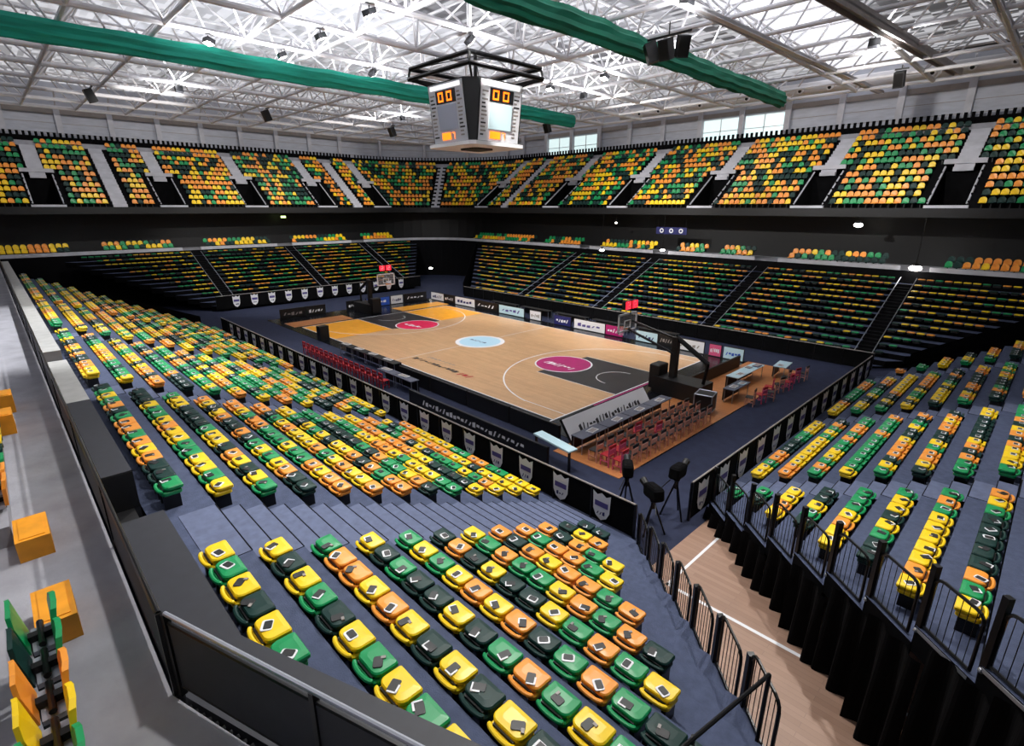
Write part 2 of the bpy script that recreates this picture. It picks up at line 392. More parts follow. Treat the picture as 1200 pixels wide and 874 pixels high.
def block_seats(stand_name, T, pitch, zbase, lo, hi, ais, rz, blocknames, inset=(1.7, 1.7), ok=None, big=.5):
    edges = sorted(ais)
    for k in range(NROW):
        a0, b0 = lo(k)+inset[0], hi(k)-inset[1]
        cuts = [a0]+[e for ab in edges for e in ab if a0 < e < b0]+[b0]
        if len(cuts) % 2: cuts = cuts[:-1]
        blks = [(cuts[i], cuts[i+1]) for i in range(0, len(cuts), 2)]
        for bi, (a, b) in enumerate(blks):
            n = int((b-a-.1)/.52)
            if n < 1: continue
            # start from the aisle side
            fromlow = not (bi == 0)
            col = R.choice(COLS)
            for i in range(n):
                u = a+.34+.52*i if fromlow else b-.34-.52*i
                if R.random() < .85: col = R.choices(COLS, (33, 19, 26, 22))[0]
                if stand_name == 'near' and bi == len(blks)-1 and i < len(ROWCOL.get(k, '')): col = LET[ROWCOL[k][i]]
                x, y = T(u, pitch*k)
                if ok and not ok(x, y): continue
                zz = zbase+.34*k
                bn = blocknames[bi] if bi < len(blocknames) else None
                lab = None
                if bn: lab = f"{col} seat {nth(i+1)} from the aisle, {nth(k+1)} row above the fence, {bn}"
                d = (Vector((x, y, zz+.4))-CAM).length
                vis = inview((x, y, zz+.4), 12)
                seats.append((d if vis and bn else 1e3+d, x, y, zz, rz, col, lab, stand_name))
block_seats('near', T_near, .83, .13, near_L, near_R, AISN, 0,
            ['', '', '', 'block past the aisle', 'near corner block'],
            inset=(.5, 1.5), ok=lambda x, y: x < 23.6 or y > diagY(x)+.35)
block_seats('right', T_right, .855, .42, rightL, rightR, AISR, PI/2,
            ['black-curtained end block', 'next baseline block', '', ''], inset=(.55, 1.2))
block_seats('far', T_far, .83, .13, lambda k: -17.5-.85*k, lambda k: 22.5+.83*k, AISF, PI, [], inset=(.8, .8))
block_seats('left', T_left, .8, .5, leftL, leftR, AISL, -PI/2, [], inset=(.8, .8))
seats.sort(key=lambda s: s[0])
NS = 300
grp = 'folded seats nearest the camera'
for (d, x, y, z0, rz, col, lab, sn) in seats[:NS]:
    r = empty('folding_seat', (x, y, z0), rz, lab, 'seat', grp)
    inst(SM[col, 'pan'], 'seat_pan', r); inst(SM['leg'], 'seat_support', r)
    bk = inst(SM[col, 'back'], 'folded_backrest', r)
    g = inst(SM[R.choice(('grip', 'grip2', 'grip2', 'grip3'))], 'grip_recess', bk); g.location = (R.uniform(-.1, .1), R.uniform(-.01, .06), .462); g.rotation_euler = (0, 0, R.uniform(-1, 2.5))
mb = MB()
for (d, x, y, z0, rz, col, lab, sn) in seats[NS:]:
    lowseat(mb, x, y, z0, rz, CM[col], R, far=(sn in ('far', 'left')))
tag(mb.build('folding_seats'), 'all the farther rows of folded yellow, orange and green seats around the court', 'seats', None, 'stuff')

# ------------------------------------------------------------------ bowl path (left end, rounded corner, opposite side)
CX, CY, R0 = -30.6, 17.2, 8.0
def spans(lo, hi, cuts):
    out = []; a = lo
    for (c0, c1) in sorted(cuts):
        if c1 < lo or c0 > hi: continue
        if c0 > a: out.append((a, c0))
        a = max(a, c1)
    if a < hi: out.append((a, hi))
    return out
def strip(mb, d0, d1, z0, z1, m, cutsF=(), cutsL=(), NA=14, xr=36, yl=-36):
    """horizontal or sloping or vertical ribbon that follows the bowl path between offsets d0 and d1"""
    for (a, b) in spans(CX, xr, cutsF):
        mb.add([(a, CY+R0+d0, z0), (b, CY+R0+d0, z0), (b, CY+R0+d1, z1), (a, CY+R0+d1, z1)], [(0, 1, 2, 3)], m)
    for (a, b) in spans(yl, CY, cutsL):
        mb.add([(CX-R0-d0, a, z0), (CX-R0-d0, b, z0), (CX-R0-d1, b, z1), (CX-R0-d1, a, z1)], [(0, 1, 2, 3)], m)
    vs = []
    for i in range(NA+1):
        t = PI/2+PI/2*i/NA
        vs += [(CX+(R0+d0)*math.cos(t), CY+(R0+d0)*math.sin(t), z0), (CX+(R0+d1)*math.cos(t), CY+(R0+d1)*math.sin(t), z1)]
    mb.add(vs, [(2*i, 2*i+1, 2*i+3, 2*i+2) for i in range(NA)], m)
# concourse behind the opposite and end stands
c = MB()
strip(c, -.55, 6, 5.1, 5.1, CONC); strip(c, -.55, -.55, 0, 5.1, RISER)
strip(c, -.55, -.55, 5.1, 5.42, CONCL, [(-10.6, -9.2), (-.9, .9), (9.6, 11.6), (20.6, 22.4)], [(-9.8, -8), (.4, 2.2), (10.2, 12)]); strip(c, -.55, -.35, 5.42, 5.42, CONCL, [(-10.6, -9.2), (-.9, .9), (9.6, 11.6), (20.6, 22.4)], [(-9.8, -8), (.4, 2.2), (10.2, 12)])
struct(c.build('floor_concourse'), 'concourse slab behind the opposite stands')
c = MB(); strip(c, 4.6, 4.6, 5.1, 9.0, BLK); strip(c, -.0, 4.6, 8.95, 8.95, BLK); strip(c, 0, 0, 8.95, 9.62, BLK)
struct(c.build('wall_concourse'), 'black wall and soffit under the upper tier')
# upper tier
DF = [22.3, 12.9, 3.2, -6.5, -16.3, -29.3]; DL = [-20, -9.6, -1.0, 7.9, 16.0]
STF = [-24.6]; STL = [-14.4, 12.2]
NU, UP, UR, UZ = 12, .8, .55, 9.6
t = MB()
for k in range(NU):
    cf = [(x-1.15, x+1.15) for x in DF] if 1 <= k <= 5 else []
    cl = [(y-1.15, y+1.15) for y in DL] if 1 <= k <= 5 else []
    zt = UZ+UR*k
    strip(t, UP*k, UP*(k+1), zt, zt, CONCL if 0 else CONC, cf, cl)
    if k: strip(t, UP*k, UP*k, zt-UR, zt, RISER, cf, cl)
strip(t, UP*NU, UP*NU, UZ+UR*(NU-1), UZ+UR*NU, CONC); strip(t, UP*NU, UP*NU+1.2, UZ+UR*NU, UZ+UR*NU, CONC)
struct(t.build('grandstand_upper'), 'steep upper tier of grey concrete steps')
def door(px, far):
    def P(u, v): return (px+u, CY+R0+v) if far else (CX-R0-v, px+u)
    b = MB(); zb = UZ+.02; d1 = UP*6; BLK = DRAPE  # black surfaces inside stand in for the deep shade of the opening
    def quad(a, bq, c2, d2, m):
        b.add([a, bq, c2, d2], [(0, 1, 2, 3)], m)
    for u in (-1.15, 1.15):
        for k in range(1, 6):
            p = P(u, UP*k); q = P(u, UP*(k+1)); zt = UZ+UR*k
            quad((p[0], p[1], zb), (q[0], q[1], zb), (q[0], q[1], zt+.35), (p[0], p[1], zt-.2), BLK)
            b.cyl((p[0], p[1], zt-.2), (q[0], q[1], zt+.35), .07, CONCL, 6)
    p, q = P(-1.15, UP), P(1.15, d1); r_, s_ = P(1.15, UP), P(-1.15, d1)
    quad((p[0], p[1], zb), (r_[0], r_[1], zb), (q[0], q[1], zb), (s_[0], s_[1], zb), BLK)
    quad((s_[0], s_[1], zb), (q[0], q[1], zb), (q[0], q[1], 13.1), (s_[0], s_[1], 13.1), BLK)
    # pale lintel over the opening and kerb at its foot
    def bx(u0, u1, v0, v1, z0, z1, m):
        a = P(u0, v0); c2 = P(u1, v1)
        b.box(min(a[0], c2[0]), min(a[1], c2[1]), z0, max(a[0], c2[0]), max(a[1], c2[1]), z1, m)
    bx(-1.3, 1.3, d1-.12, d1+.1, 12.9, 13.25, CONCL); bx(-1.3, 1.3, .45, .7, UZ, UZ+.22, CONCL)
    # steps that climb on from the lintel
    for k in range(6, NU): bx(-.62, .62, UP*k-.01, UP*(k+1), UZ+UR*(k-1), UZ+UR*k+.06, CONCL); bx(-.62, .62, UP*k-.35, UP*k, UZ+UR*(k-1), UZ+UR*k-.25, CONCL)
    return struct(b.build('door_upper'), 'dark doorway in the upper tier with pale stairs above')
for x in DF: door(x, True)
for y in DL: door(y, False)
b = MB()
for far, lst in ((True, STF), (False, STL)):
    for px in lst:
        for k in range(NU):
            for (v0, v1, z0, z1) in ((UP*k-.01, UP*(k+1), UZ+UR*(k-1)+.1, UZ+UR*k+.06), (UP*k-.35, UP*k, UZ+UR*(k-1)+.02, UZ+UR*k-.25)):
                if k == 0 and v0 < 0: continue
                if far: b.box(px-.6, CY+R0+v0, z0, px+.6, CY+R0+v1, z1, CONCL)
                else: b.box(CX-R0-v1, px-.6, z0, CX-R0-v0, px+.6, z1, CONCL)
for k in range(NU):
    for (v0, v1, z0, z1) in ((UP*k-.01, UP*(k+1), UZ+UR*(k-1)+.1, UZ+UR*k+.06), (UP*k-.35, UP*k, UZ+UR*(k-1)+.02, UZ+UR*k-.25)):
        if k: b.box(R0+v0, -.6, z0, R0+v1, .6, z1, CONCL, Matrix.Translation((CX, CY, 0)) @ Matrix.Rotation(PI*.75, 4, 'Z'))
struct(b.build('trim_1'), 'pale stair flights in the upper tier')
# seats of the upper tier: upright shells with rounded backs
def tipseat(mb, M, m, lo=False):
    out = [(-.22, 0), (.22, 0), (.22, .24), (.16, .36), (.06, .41), (-.06, .41), (-.16, .36), (-.22, .24)]
    n = len(out)
    vs = [(p[0], -.20-.10*p[1]-.04*(1-(p[0]/.22)**2), .38+p[1]) for p in out]+[(p[0], -.25-.10*p[1]-.04*(1-(p[0]/.22)**2), .38+p[1]) for p in out]
    mb.add(vs, [tuple(reversed(range(n))), tuple(range(n, 2*n))]+[(i, n+i, n+(i+1) % n, (i+1) % n) for i in range(n)], m, M)
    mb.slab(rrect(.44, .40, .08, .04, 0, n=1), .36, .42, .015, m, M)
    mb.box(-.03, -.2, 0, .03, .05, .37, BLK, M)
upper = []
RU = random.Random(5)
def ucol():
    return RU.choices(['orange', 'yellow', 'green', 'dark green'], (31, 25, 20, 24))[0]
for k in range(NU):
    d = UP*k+.45; zt = UZ+UR*k
    n = int((36-CX)/.5)
    col = 'green'
    cnt = {}
    allc = sorted([(x, 'd') for x in DF]+[(x, 's') for x in STF])
    for i in range(n):
        x = 35.8-.5*i
        if RU.random() < .85: col = ucol()
        w = 1e9
        skip = False
        for (cx, tp) in allc:
            lim = .85 if (tp == 's' or k >= 6) else 1.6
            if k == 0 and tp == 'd': lim = 1.5
            if abs(x-cx) < lim: skip = True
        if skip: continue
        bi = sum(1 for (cx, tp) in allc if x < cx)
        cnt[bi] = cnt.get(bi, 0)+1
        p = (x, CY+R0+d, zt)
        upper.append([(Vector(p)-CAM).length if inview((x, p[1], zt+.5), 4) else 999, p, PI, col, bi, k, cnt[bi]])
    for i in range(int((CY+36)/.5)):
        y = CY-.3-.5*i
        if RU.random() < .85: col = ucol()
        if any(abs(y-cy) < (.85 if k >= 6 else 1.6) for cy in DL) or any(abs(y-cy) < .85 for cy in STL): continue
        upper.append([1e4, (CX-R0-d, y, zt), -PI/2, col, -1, k, 0])
    na = int(PI/2*(R0+d)/.52)
    for i in range(na):
        a = PI/2+PI/2*(i+.5)/na
        if RU.random() < .85: col = ucol()
        if abs(a-PI*.75)*(R0+d) < .8: continue
        upper.append([1e4, (CX+(R0+d)*math.cos(a), CY+(R0+d)*math.sin(a), zt), a+PI/2, col, -1, k, 0])
# ring of seats on the concourse behind the lower stands
for j, (d, zt) in enumerate(((.15, 5.1), (.95, 5.42))):
    for i in range(int((36-CX)/.52)):
        x = 35.8-.52*i
        if RU.random() < .6: col = ucol()
        if any(abs(x-g) < w for g, w in ((-9.9, 1.6), (0, 1.4), (5.0, .9), (10.6, 1.4), (21.4, 1.9), (-18, 1.2))): continue
        upper.append([1e4, (x, CY+R0+d, zt), PI, col, -1, 20, 0])
    for i in range(int((CY+36)/.52)):
        y = CY-.3-.52*i
        if RU.random() < .6: col = ucol()
        if any(abs(y-g) < w for g, w in ((-8.9, 1.6), (1.3, 1.4), (11.1, 1.4), (-18, 1.5))): continue
        upper.append([1e4, (CX-R0-d, y, zt), -PI/2, col, -1, 20, 0])
upper.sort(key=lambda s: s[0])
UM = {}
for cname in COLS:
    b = MB(); tipseat(b, None, CM[cname]); UM[cname] = b.mesh('tip_up_seat')
blk = ['block at the frame edge', 'block past the nearest doorway', 'block past the second doorway', 'block past the third doorway', 'block past the fourth doorway', 'block past the fifth doorway']
NUP = 280
for s in upper[:NUP]:
    dd, p, rz, col, bi, k, n = s
    o = bpy.data.objects.new('stadium_seat', UM[col]); COL.objects.link(o); o.location = p; o.rotation_euler = (0, 0, rz)
    tag(o, f"{col} upright seat, {nth(n)} along {nth(k+1)} upper-tier row, {blk[min(bi, 5)]}", 'seat', 'upright seats of the upper tier')
mb = MB()
for s in upper[NUP:]:
    tipseat(mb, Matrix.Translation(s[1]) @ Matrix.Rotation(s[2], 4, 'Z'), CM[s[3]])
tag(mb.build('stadium_seats'), 'all the farther orange, yellow and green upright seats of the upper tier and concourse', 'seats', None, 'stuff')
# parapet railing behind the last upper row, walls and columns
b = MB(); zt = UZ+UR*NU
strip(b, UP*NU+.3, UP*NU+.3, zt-.1, zt+.55, DRAPE)
for i in range(int((36-CX)/.5)):
    x = CX+.5*i; b.box(x-.07, CY+R0+UP*NU+.22, zt, x+.16, CY+R0+UP*NU+.34, zt+.95, DRAPE)
for i in range(int((CY+36)/.5)):
    y = -36+.5*i; b.box(CX-R0-UP*NU-.34, y-.07, zt, CX-R0-UP*NU-.22, y+.16, zt+.95, DRAPE)
for i in range(56):
    a = PI/2+PI/2*(i+.5)/56; x = CX+(R0+UP*NU+.3)*math.cos(a); y = CY+(R0+UP*NU+.3)*math.sin(a)
    b.cyl((x, y, zt), (x, y, zt+.95), .11, DRAPE, 4)
tag(b.build('railing'), 'black toothed railing along the top of the upper tier', 'railing')
w = MB(); WD = UP*NU+1.2
strip(w, WD, WD, zt-1, zt+3.0, CONCW); strip(w, WD, WD+.0, zt+3.0, 22.2, CONCW)
for zz in (zt+1.0, zt+2.0): strip(w, WD-.02, WD-.02, zz-.025, zz+.025, GSTEEL)
strip(w, WD-.25, WD-.25, zt+2.9, zt+3.35, GSTEEL); strip(w, WD-.25, WD, zt+3.35, zt+3.35, GSTEEL)
struct(w.build('wall_back'), 'pale grey panelled wall above the upper tier')
for x in [20.9, 16.1, 11.4, 6.6, 1.9, -2.8, -7.5, -12.2, -16.9, -21.6, -26.3, -31, 25.6, 30.3]:
    b = MB(); y = CY+R0+WD-.3; b.box(x-.26, y-.16, zt-.2, x+.26, y+.16, 20.0, CONCL); b.cyl((x, y, 19.8), (x, y-1.8, 21.2), .09, STEEL); struct(b.build('column'), 'pale column against the opposite wall')
for y in [-26, -21.4, -16.8, -12.2, -7.6, -3.0, 1.6, 6.2, 10.8, 15.4]:
    b = MB(); x = CX-R0-WD+.3; b.box(x-.16, y-.26, zt-.2, x+.16, y+.26, 20.0, CONCL); b.cyl((x, y, 19.8), (x+1.8, y, 21.2), .09, STEEL); struct(b.build('column'), 'pale column against the end wall')
for i, a in enumerate((PI*.56, PI*.68, PI*.8, PI*.92)):
    r = R0+WD-.3; x = CX+r*math.cos(a); y = CY+r*math.sin(a); b = MB(); b.cyl((x, y, zt-.2), (x, y, 20), .2, CONCL, 8); struct(b.build('column'), 'pale round column in the corner')
# glazed bays in the opposite wall
for n, (x0, x1) in enumerate(((-26.0, -21.9), (-21.3, -17.2), (-2.5, 1.6), (2.2, 6.3))):
    b = MB(); y = CY+R0+WD-.05; b.box(x0, y-.03, zt+.2, x1, y, zt+2.8, GLASSW)
    o = struct(b.build(f'window_{n+1}'), 'bright glazed bay in the opposite wall')
    fr = MB()
    for u in (x0, (x0+x1)/2, x1): fr.box(u-.05, y-.1, zt+.2, u+.05, y-.03, zt+2.8, WHT)
    for zz in (zt+.2, zt+1.5, zt+2.75): fr.box(x0, y-.1, zz-.04, x1, y-.03, zz+.04, WHT)
    fr.build('window_frame', o)
# enclosing walls out of view
w = MB(); w.add([(37, -36, 0), (37, 36, 0), (37, 36, 22.2), (37, -36, 22.2)], [(0, 1, 2, 3)], CONCW); struct(w.build('wall_right'))
w = MB(); w.add([(-49, -36.5, 0), (37, -36.5, 0), (37, -36.5, 22.2), (-49, -36.5, 22.2)], [(0, 1, 2, 3)], CONCW); struct(w.build('wall_front'))

# ------------------------------------------------------------------ roof
d = MB(); zr = 22.2
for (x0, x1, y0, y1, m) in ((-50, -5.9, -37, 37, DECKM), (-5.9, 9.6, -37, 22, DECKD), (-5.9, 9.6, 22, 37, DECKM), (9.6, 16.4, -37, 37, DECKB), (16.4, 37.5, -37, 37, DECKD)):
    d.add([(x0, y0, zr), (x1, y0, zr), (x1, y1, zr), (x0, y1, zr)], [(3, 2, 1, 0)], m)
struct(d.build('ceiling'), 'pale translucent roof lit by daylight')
XN = [-1.7+5.22*i for i in range(-8, 8)]; YN = [-7.5+4.15*j for j in range(-7, 10)]
ZB, ZT = 19.0, 21.6
c = MB()
for x in XN: c.cyl((x, YN[0], ZB), (x, YN[-1], ZB), .165, STEEL, 8)
for y in YN: c.cyl((XN[0], y, ZB), (XN[-1], y, ZB), .125, STEEL, 8)
XT = [x+2.61 for x in XN[:-1]]; YT = [y+2.075 for y in YN[:-1]]
for x in XT: c.cyl((x, YT[0], ZT), (x, YT[-1], ZT), .09, STEEL, 6)
for y in YT: c.cyl((XT[0], y, ZT), (XT[-1], y, ZT), .07, STEEL, 6)
frame = struct(c.build('ceiling_truss'), 'white steel space frame under the roof')
c = MB()
for i, x in enumerate(XT):
    for j, y in enumerate(YT):
        for (a, b2) in ((XN[i], YN[j]), (XN[i+1], YN[j]), (XN[i], YN[j+1]), (XN[i+1], YN[j+1])):
            c.cyl((x, y, ZT), (a, b2, ZB), .07, STEEL, 5, caps=False)
for x in XN:
    for y in YN: c.ball((x, y, ZB), .2, STEEL, 6, 4)
c.build('web_members', frame)
# heavier beams at the near end of the roof
def beam(name, p0, p1, w, h, m, label):
    p0, p1 = Vector(p0), Vector(p1); L = (p1-p0).length; q = (p1-p0).to_track_quat('X', 'Z').to_matrix().to_4x4()
    b = MB(); M = Matrix.Translation(p0) @ q
    b.box(0, -w/2, -h/2, L, -w/2+.06, h/2, m, M); b.box(0, w/2-.06, -h/2, L, w/2, h/2, m, M)
    b.box(0, -w/2, -.05, L, w/2, .05, m, M); return struct(b.build(name), label)
beam('ceiling_beam', (20, 1, 18.0), (20.2, 32.6, 19.8), .55, .5, GSTEEL, 'deep grey-brown roof beam')
beam('ceiling_beam', (14.2, -6, 18.6), (14.8, 34, 19.3), .5, .22, STEEL, 'twin-flanged pale roof beam')
beam('ceiling_beam', (24.4, 10, 18.9), (24.4, 34, 19.5), .3, .3, STEEL, 'slim pale roof beam over the corner')
beam('ceiling_beam', (2, 31.5, 20.9), (36, 31.5, 21.4), .35, .35, GSTEEL, 'grey beam crossing above the duct')
# air duct with nozzles along the opposite wall
b = MB(); yd = 33.4
b.cyl((-12, yd, 20.3), (36, yd, 20.3), .55, STEEL, 16)
duct = tag(b.build('air_duct', smooth=False), 'long pale round air duct with ring nozzles above the opposite wall', 'duct')
for i in range(18):
    x = -9+2.5*i; b = MB(); b.cyl((x, yd-.46, 20.15), (x, yd-.76, 20.05), .26, WHT, 12); b.cyl((x, yd-.76, 20.05), (x, yd-.78, 20.04), .15, BLK, 10); b.build('nozzle', duct)
# rolled green curtains under the truss
def curtain(x, y0, y1, z0, m, label):
    b = MB(); n = 60; ring = 16; vs = []; RR = random.Random(int(x*7)+3)
    ph = [RR.uniform(0, 6) for _ in range(ring)]
    for i in range(n+1):
        y = y0+(y1-y0)*i/n
        for j in range(ring):
            t = 2*PI*j/ring; r = .40*(1+.09*math.sin(i*.35+ph[j])+.05*math.sin(i*1.3+ph[j]*2)+(.16 if j % 2 else -.08))
            vs.append((x+r*.8*math.cos(t), y, z0+r*1.35*math.sin(t)-.06*abs(math.sin(i*.6))))
    fs = [(i*ring+j, i*ring+(j+1) % ring, (i+1)*ring+(j+1) % ring, (i+1)*ring+j) for i in range(n) for j in range(ring)]
    fs += [tuple(range(ring)), tuple(n*ring+j for j in reversed(range(ring)))]
    b.add(vs, fs, m); o = tag(b.build('rolled_curtain'), label, 'curtain')
    s = MB()
    for i in range(0, 15):
        y = y0+(y1-y0)*(i+.5)/15; s.cyl((x, y, z0+.4), (x, y, ZB), .03, BLKM, 4); 
    s.cyl((x, y0, z0+.5), (x, y1, z0+.5), .04, STEEL, 6)
    s.build('hanging_rail', o)
curtain(-10, -26, 22, 18.35, CRTN2, 'teal rolled curtain hung under the roof beyond the scoreboard')
curtain(10, -9, 25, 18.25, CRTN, 'dark green rolled curtain hung under the roof on the camera side of the scoreboard')

# ------------------------------------------------------------------ scoreboard
sb = empty('scoreboard', (0, 0, 13.6), 0, 'hanging four-sided scoreboard with orange digits and grey video screens', 'scoreboard')
HB, HT = 2.1, 2.55
b = MB()
def ring8(h, c, zz): return [(h, -h+c, zz), (h, h-c, zz), (h-c, h, zz), (-h+c, h, zz), (-h, h-c, zz), (-h, -h+c, zz), (-h+c, -h, zz), (h-c, -h, zz)]
vs = ring8(HB, .25, 0)+ring8(HT, .75, 3.5)
b.add(vs, [(i, (i+1) % 8, 8+(i+1) % 8, 8+i) for i in range(8)]+[tuple(reversed(range(8))), tuple(range(8, 16))], BLK)
b.build('housing', sb)
b = MB(); b.poly([p[:2] for p in ring8(HB+.25, .3, 0)], -.22, 0, WHT); b.poly([p[:2] for p in ring8(.9, .3, 0)], -.30, -.2, BLK); b.build('base_ring', sb)
SEG = {'0': 'abcdef', '1': 'bc', '2': 'abged', '3': 'abgcd', '5': 'afgcd', '7': 'abc', '4': 'fgbc', '8': 'abcdefg'}
def digit(mb, ch, x, zz, w, h, m, M):
    t = w*.2; s = {'a': (x, zz+h-t, x+w, zz+h), 'd': (x, zz, x+w, zz+t), 'g': (x, zz+h/2-t/2, x+w, zz+h/2+t/2), 'f': (x, zz+h/2, x+t, zz+h), 'e': (x, zz, x+t, zz+h/2), 'b': (x+w-t, zz+h/2, x+w, zz+h), 'c': (x+w-t, zz, x+w, zz+h/2)}
    for q in SEG[ch]:
        x0, z0, x1, z1 = s[q]; mb.box(x0, -.01, z0, x1, .0, z1, m, M)
til = math.atan2(HT-HB, 3.5)
for a in range(4):
    M = Matrix.Rotation(a*PI/2, 4, 'Z') @ Matrix.Translation((0, -HB-.02, 0)) @ Matrix.Rotation(til, 4, 'X')
    fp = MB(); fp.box(-1.72, -.03, .05, 1.72, .0, 3.45, mat('scoreboard_white', (206, 208, 216), .5) if a == 0 else WHT if a == 1 else WHT, M); pnl = fp.build('face_panel', sb)
    v = MB(); v.box(-.95, -.07, .75, .95, -.03, 2.2, SCR if a == 0 else SCR2, M); v.build('video_screen', pnl)
    v = MB(); M2 = M @ Matrix.Translation((0, -.05, 0))
    v.box(-1.0, 0, 2.3, 1.0, .01, 3.05, BLK, M2); v.build('digit_window', pnl)
    for i, ch in enumerate('00'): v = MB(); digit(v, ch, -.75+.85*i, 2.4, .5, .55, ORL, M2); v.build('led_digit', pnl)
    v = MB(); v.box(-.8, -.01, .2, .1, 0, .62, ORL, M2); v.build('led_panel', pnl); v = MB(); digit(v, '7', .25, .2, .25, .4, ORL, M2); v.build('led_digit', pnl)
    v = MB(); RR = random.Random(a)
    for sx in (-1, 1):
        for i in range(12):
            zz = .35+.22*i; x0 = sx*1.35-.25; v.box(x0, -.04, zz, x0+RR.uniform(.22, .5), -.032, zz+.09, GSTEEL if RR.random() < .7 else BLK, M)
    v.box(-1.5, -.06, 3.12, 1.5, -.03, 3.36, LTX, M)
    v.build('stat_columns', pnl)
b = MB()
for zz, h in ((3.95, 3.1), (4.55, 3.0)):
    pts = [(h, -h, zz), (h, h, zz), (-h, h, zz), (-h, -h, zz)]
    for i in range(4): b.cyl(pts[i], pts[(i+1) % 4], .13, BLKM, 6)
    for i in range(4):
        p, q = Vector(pts[i]), Vector(pts[(i+1) % 4])
        p2, q2 = p*.93, q*.93; p2.z = q2.z = zz+.15; b.cyl(p2, q2, .06, WHT, 6)
for sx in (-1, 1):
    for sy in (-1, 1):
        b.cyl((sx*3.1, sy*3.1, 3.95), (sx*3.0, sy*3.0, 4.55), .08, BLKM, 6); b.cyl((sx*1.8, sy*1.8, 3.4), (sx*3.1, sy*3.1, 3.95), .07, BLKM, 6)
        b.cyl((sx*3.0, sy*3.0, 4.55), (0, 0, 5.3), .03, BLKM, 4)
b.cyl((0, 0, 3.4), (0, 0, 5.45), .12, BLKM, 8); b.build('hanging_frame', sb)

# ------------------------------------------------------------------ speakers and lights hung from the truss
def speaker_cluster(loc, n, label, w=.5, sp=.62):
    r = empty('speaker_cluster', loc, 0, label, 'speaker')
    b = MB(); b.box(-.1-n*sp/2, -.05, 1.1, .1+n*sp/2, .05, 1.2, BLKM); b.cyl((0, 0, 1.2), (0, 0, ZB-loc[2]), .04, BLKM, 5); b.build('bracket', r)
    for i in range(n):
        b = MB(); a = (i-(n-1)/2)*.8; M = Matrix.Translation(((i-(n-1)/2)*sp, 0, 0)) @ Matrix.Rotation(a, 4, 'Z') @ Matrix.Rotation(.35, 4, 'X')
        b.box(-w/2, -.3, 0, w/2, .3, 1.0, BLK, M); b.disc((0, 0), .01, 0, BLK)
        b.add([(-w/2+.05, -.305, .08), (w/2-.05, -.305, .08), (w/2-.05, -.305, .92), (-w/2+.05, -.305, .92)], [(0, 1, 2, 3)], BLKM, M); b.build('speaker_box', r)
speaker_cluster((12.0, 3.3, 17.2), 3, 'black speaker cluster hanging in the dark green curtain line', .6, .8)
speaker_cluster((-10.5, 5.4, 16.4), 3, 'black speaker trio hanging beside the scoreboard below the teal curtain', .6, .8)
for p, l in (((-29, -16.3, 17.8), 'lone black speaker above the end stand doorway'), ((-29, -2.3, 17.8), 'black speaker hanging over the middle of the end stand'),
             ((18.6, 22.6, 17.6), 'black speaker hanging below the beam at the bright roof bay'), ((-29, 12, 17.6), 'black speaker hanging near the far rounded corner'), ((-14, 22.5, 17.6), 'black speaker hanging past the scoreboard')):
    speaker_cluster(p, 1, l, .6)
def floodlight(loc, aim, label, power=0, grp='floodlights under the roof'):
    r = empty('floodlight', loc, 0, label, 'light', grp)
    dv = (Vector(aim)-Vector(loc)).normalized(); q = dv.to_track_quat('-Z', 'Y').to_matrix().to_4x4()
    b = MB(); b.box(-.28, -.22, -.1, .28, .22, .16, BLKM, q); b.cyl((0, 0, .1), (0, 0, ZB-loc[2]-.18), .03, BLKM, 5); b.build('lamp_housing', r)
    b = MB(); b.box(-.24, -.18, -.13, .24, .18, -.1, LAMP, q); b.build('lamp_lens', r)
    if power:
        l = bpy.data.lights.new('court_spot', 'SPOT'); l.energy = power; l.spot_size = math.radians(75); l.spot_blend = .6; l.shadow_soft_size = .25; l.color = (1, .97, .92)
        o = bpy.data.objects.new('court_spot', l); COL.objects.link(o); o.matrix_world = Matrix.Translation(Vector(loc)+dv*.25) @ q
        l = bpy.data.lights.new('added_roof_wash', 'SPOT'); l.energy = 950; l.spot_size = math.radians(165); l.spot_blend = .5; l.shadow_soft_size = .3; l.color = (.96, .98, 1)  # added uplight that brightens the roof steel from below
        o = bpy.data.objects.new('added_roof_wash', l); COL.objects.link(o); o.location = Vector(loc)+Vector((.45, 0, -.6)); o.rotation_euler = (PI, 0, 0)
for i, (x, y) in enumerate([(-7, -9.6), (-1.7, -9.6), (3.5, -9.6), (8.7, -9.6), (-7, 9.1), (-1.7, 9.1), (3.5, 9.1), (8.7, 9.1), (-12, 0), (13.9, 0)]):
    floodlight((x+(.9 if x > 13 else 0), y, 18.5), (x*.8, y*.2, 0), 'black floodlight aimed down at the court from the roof frame', 900)

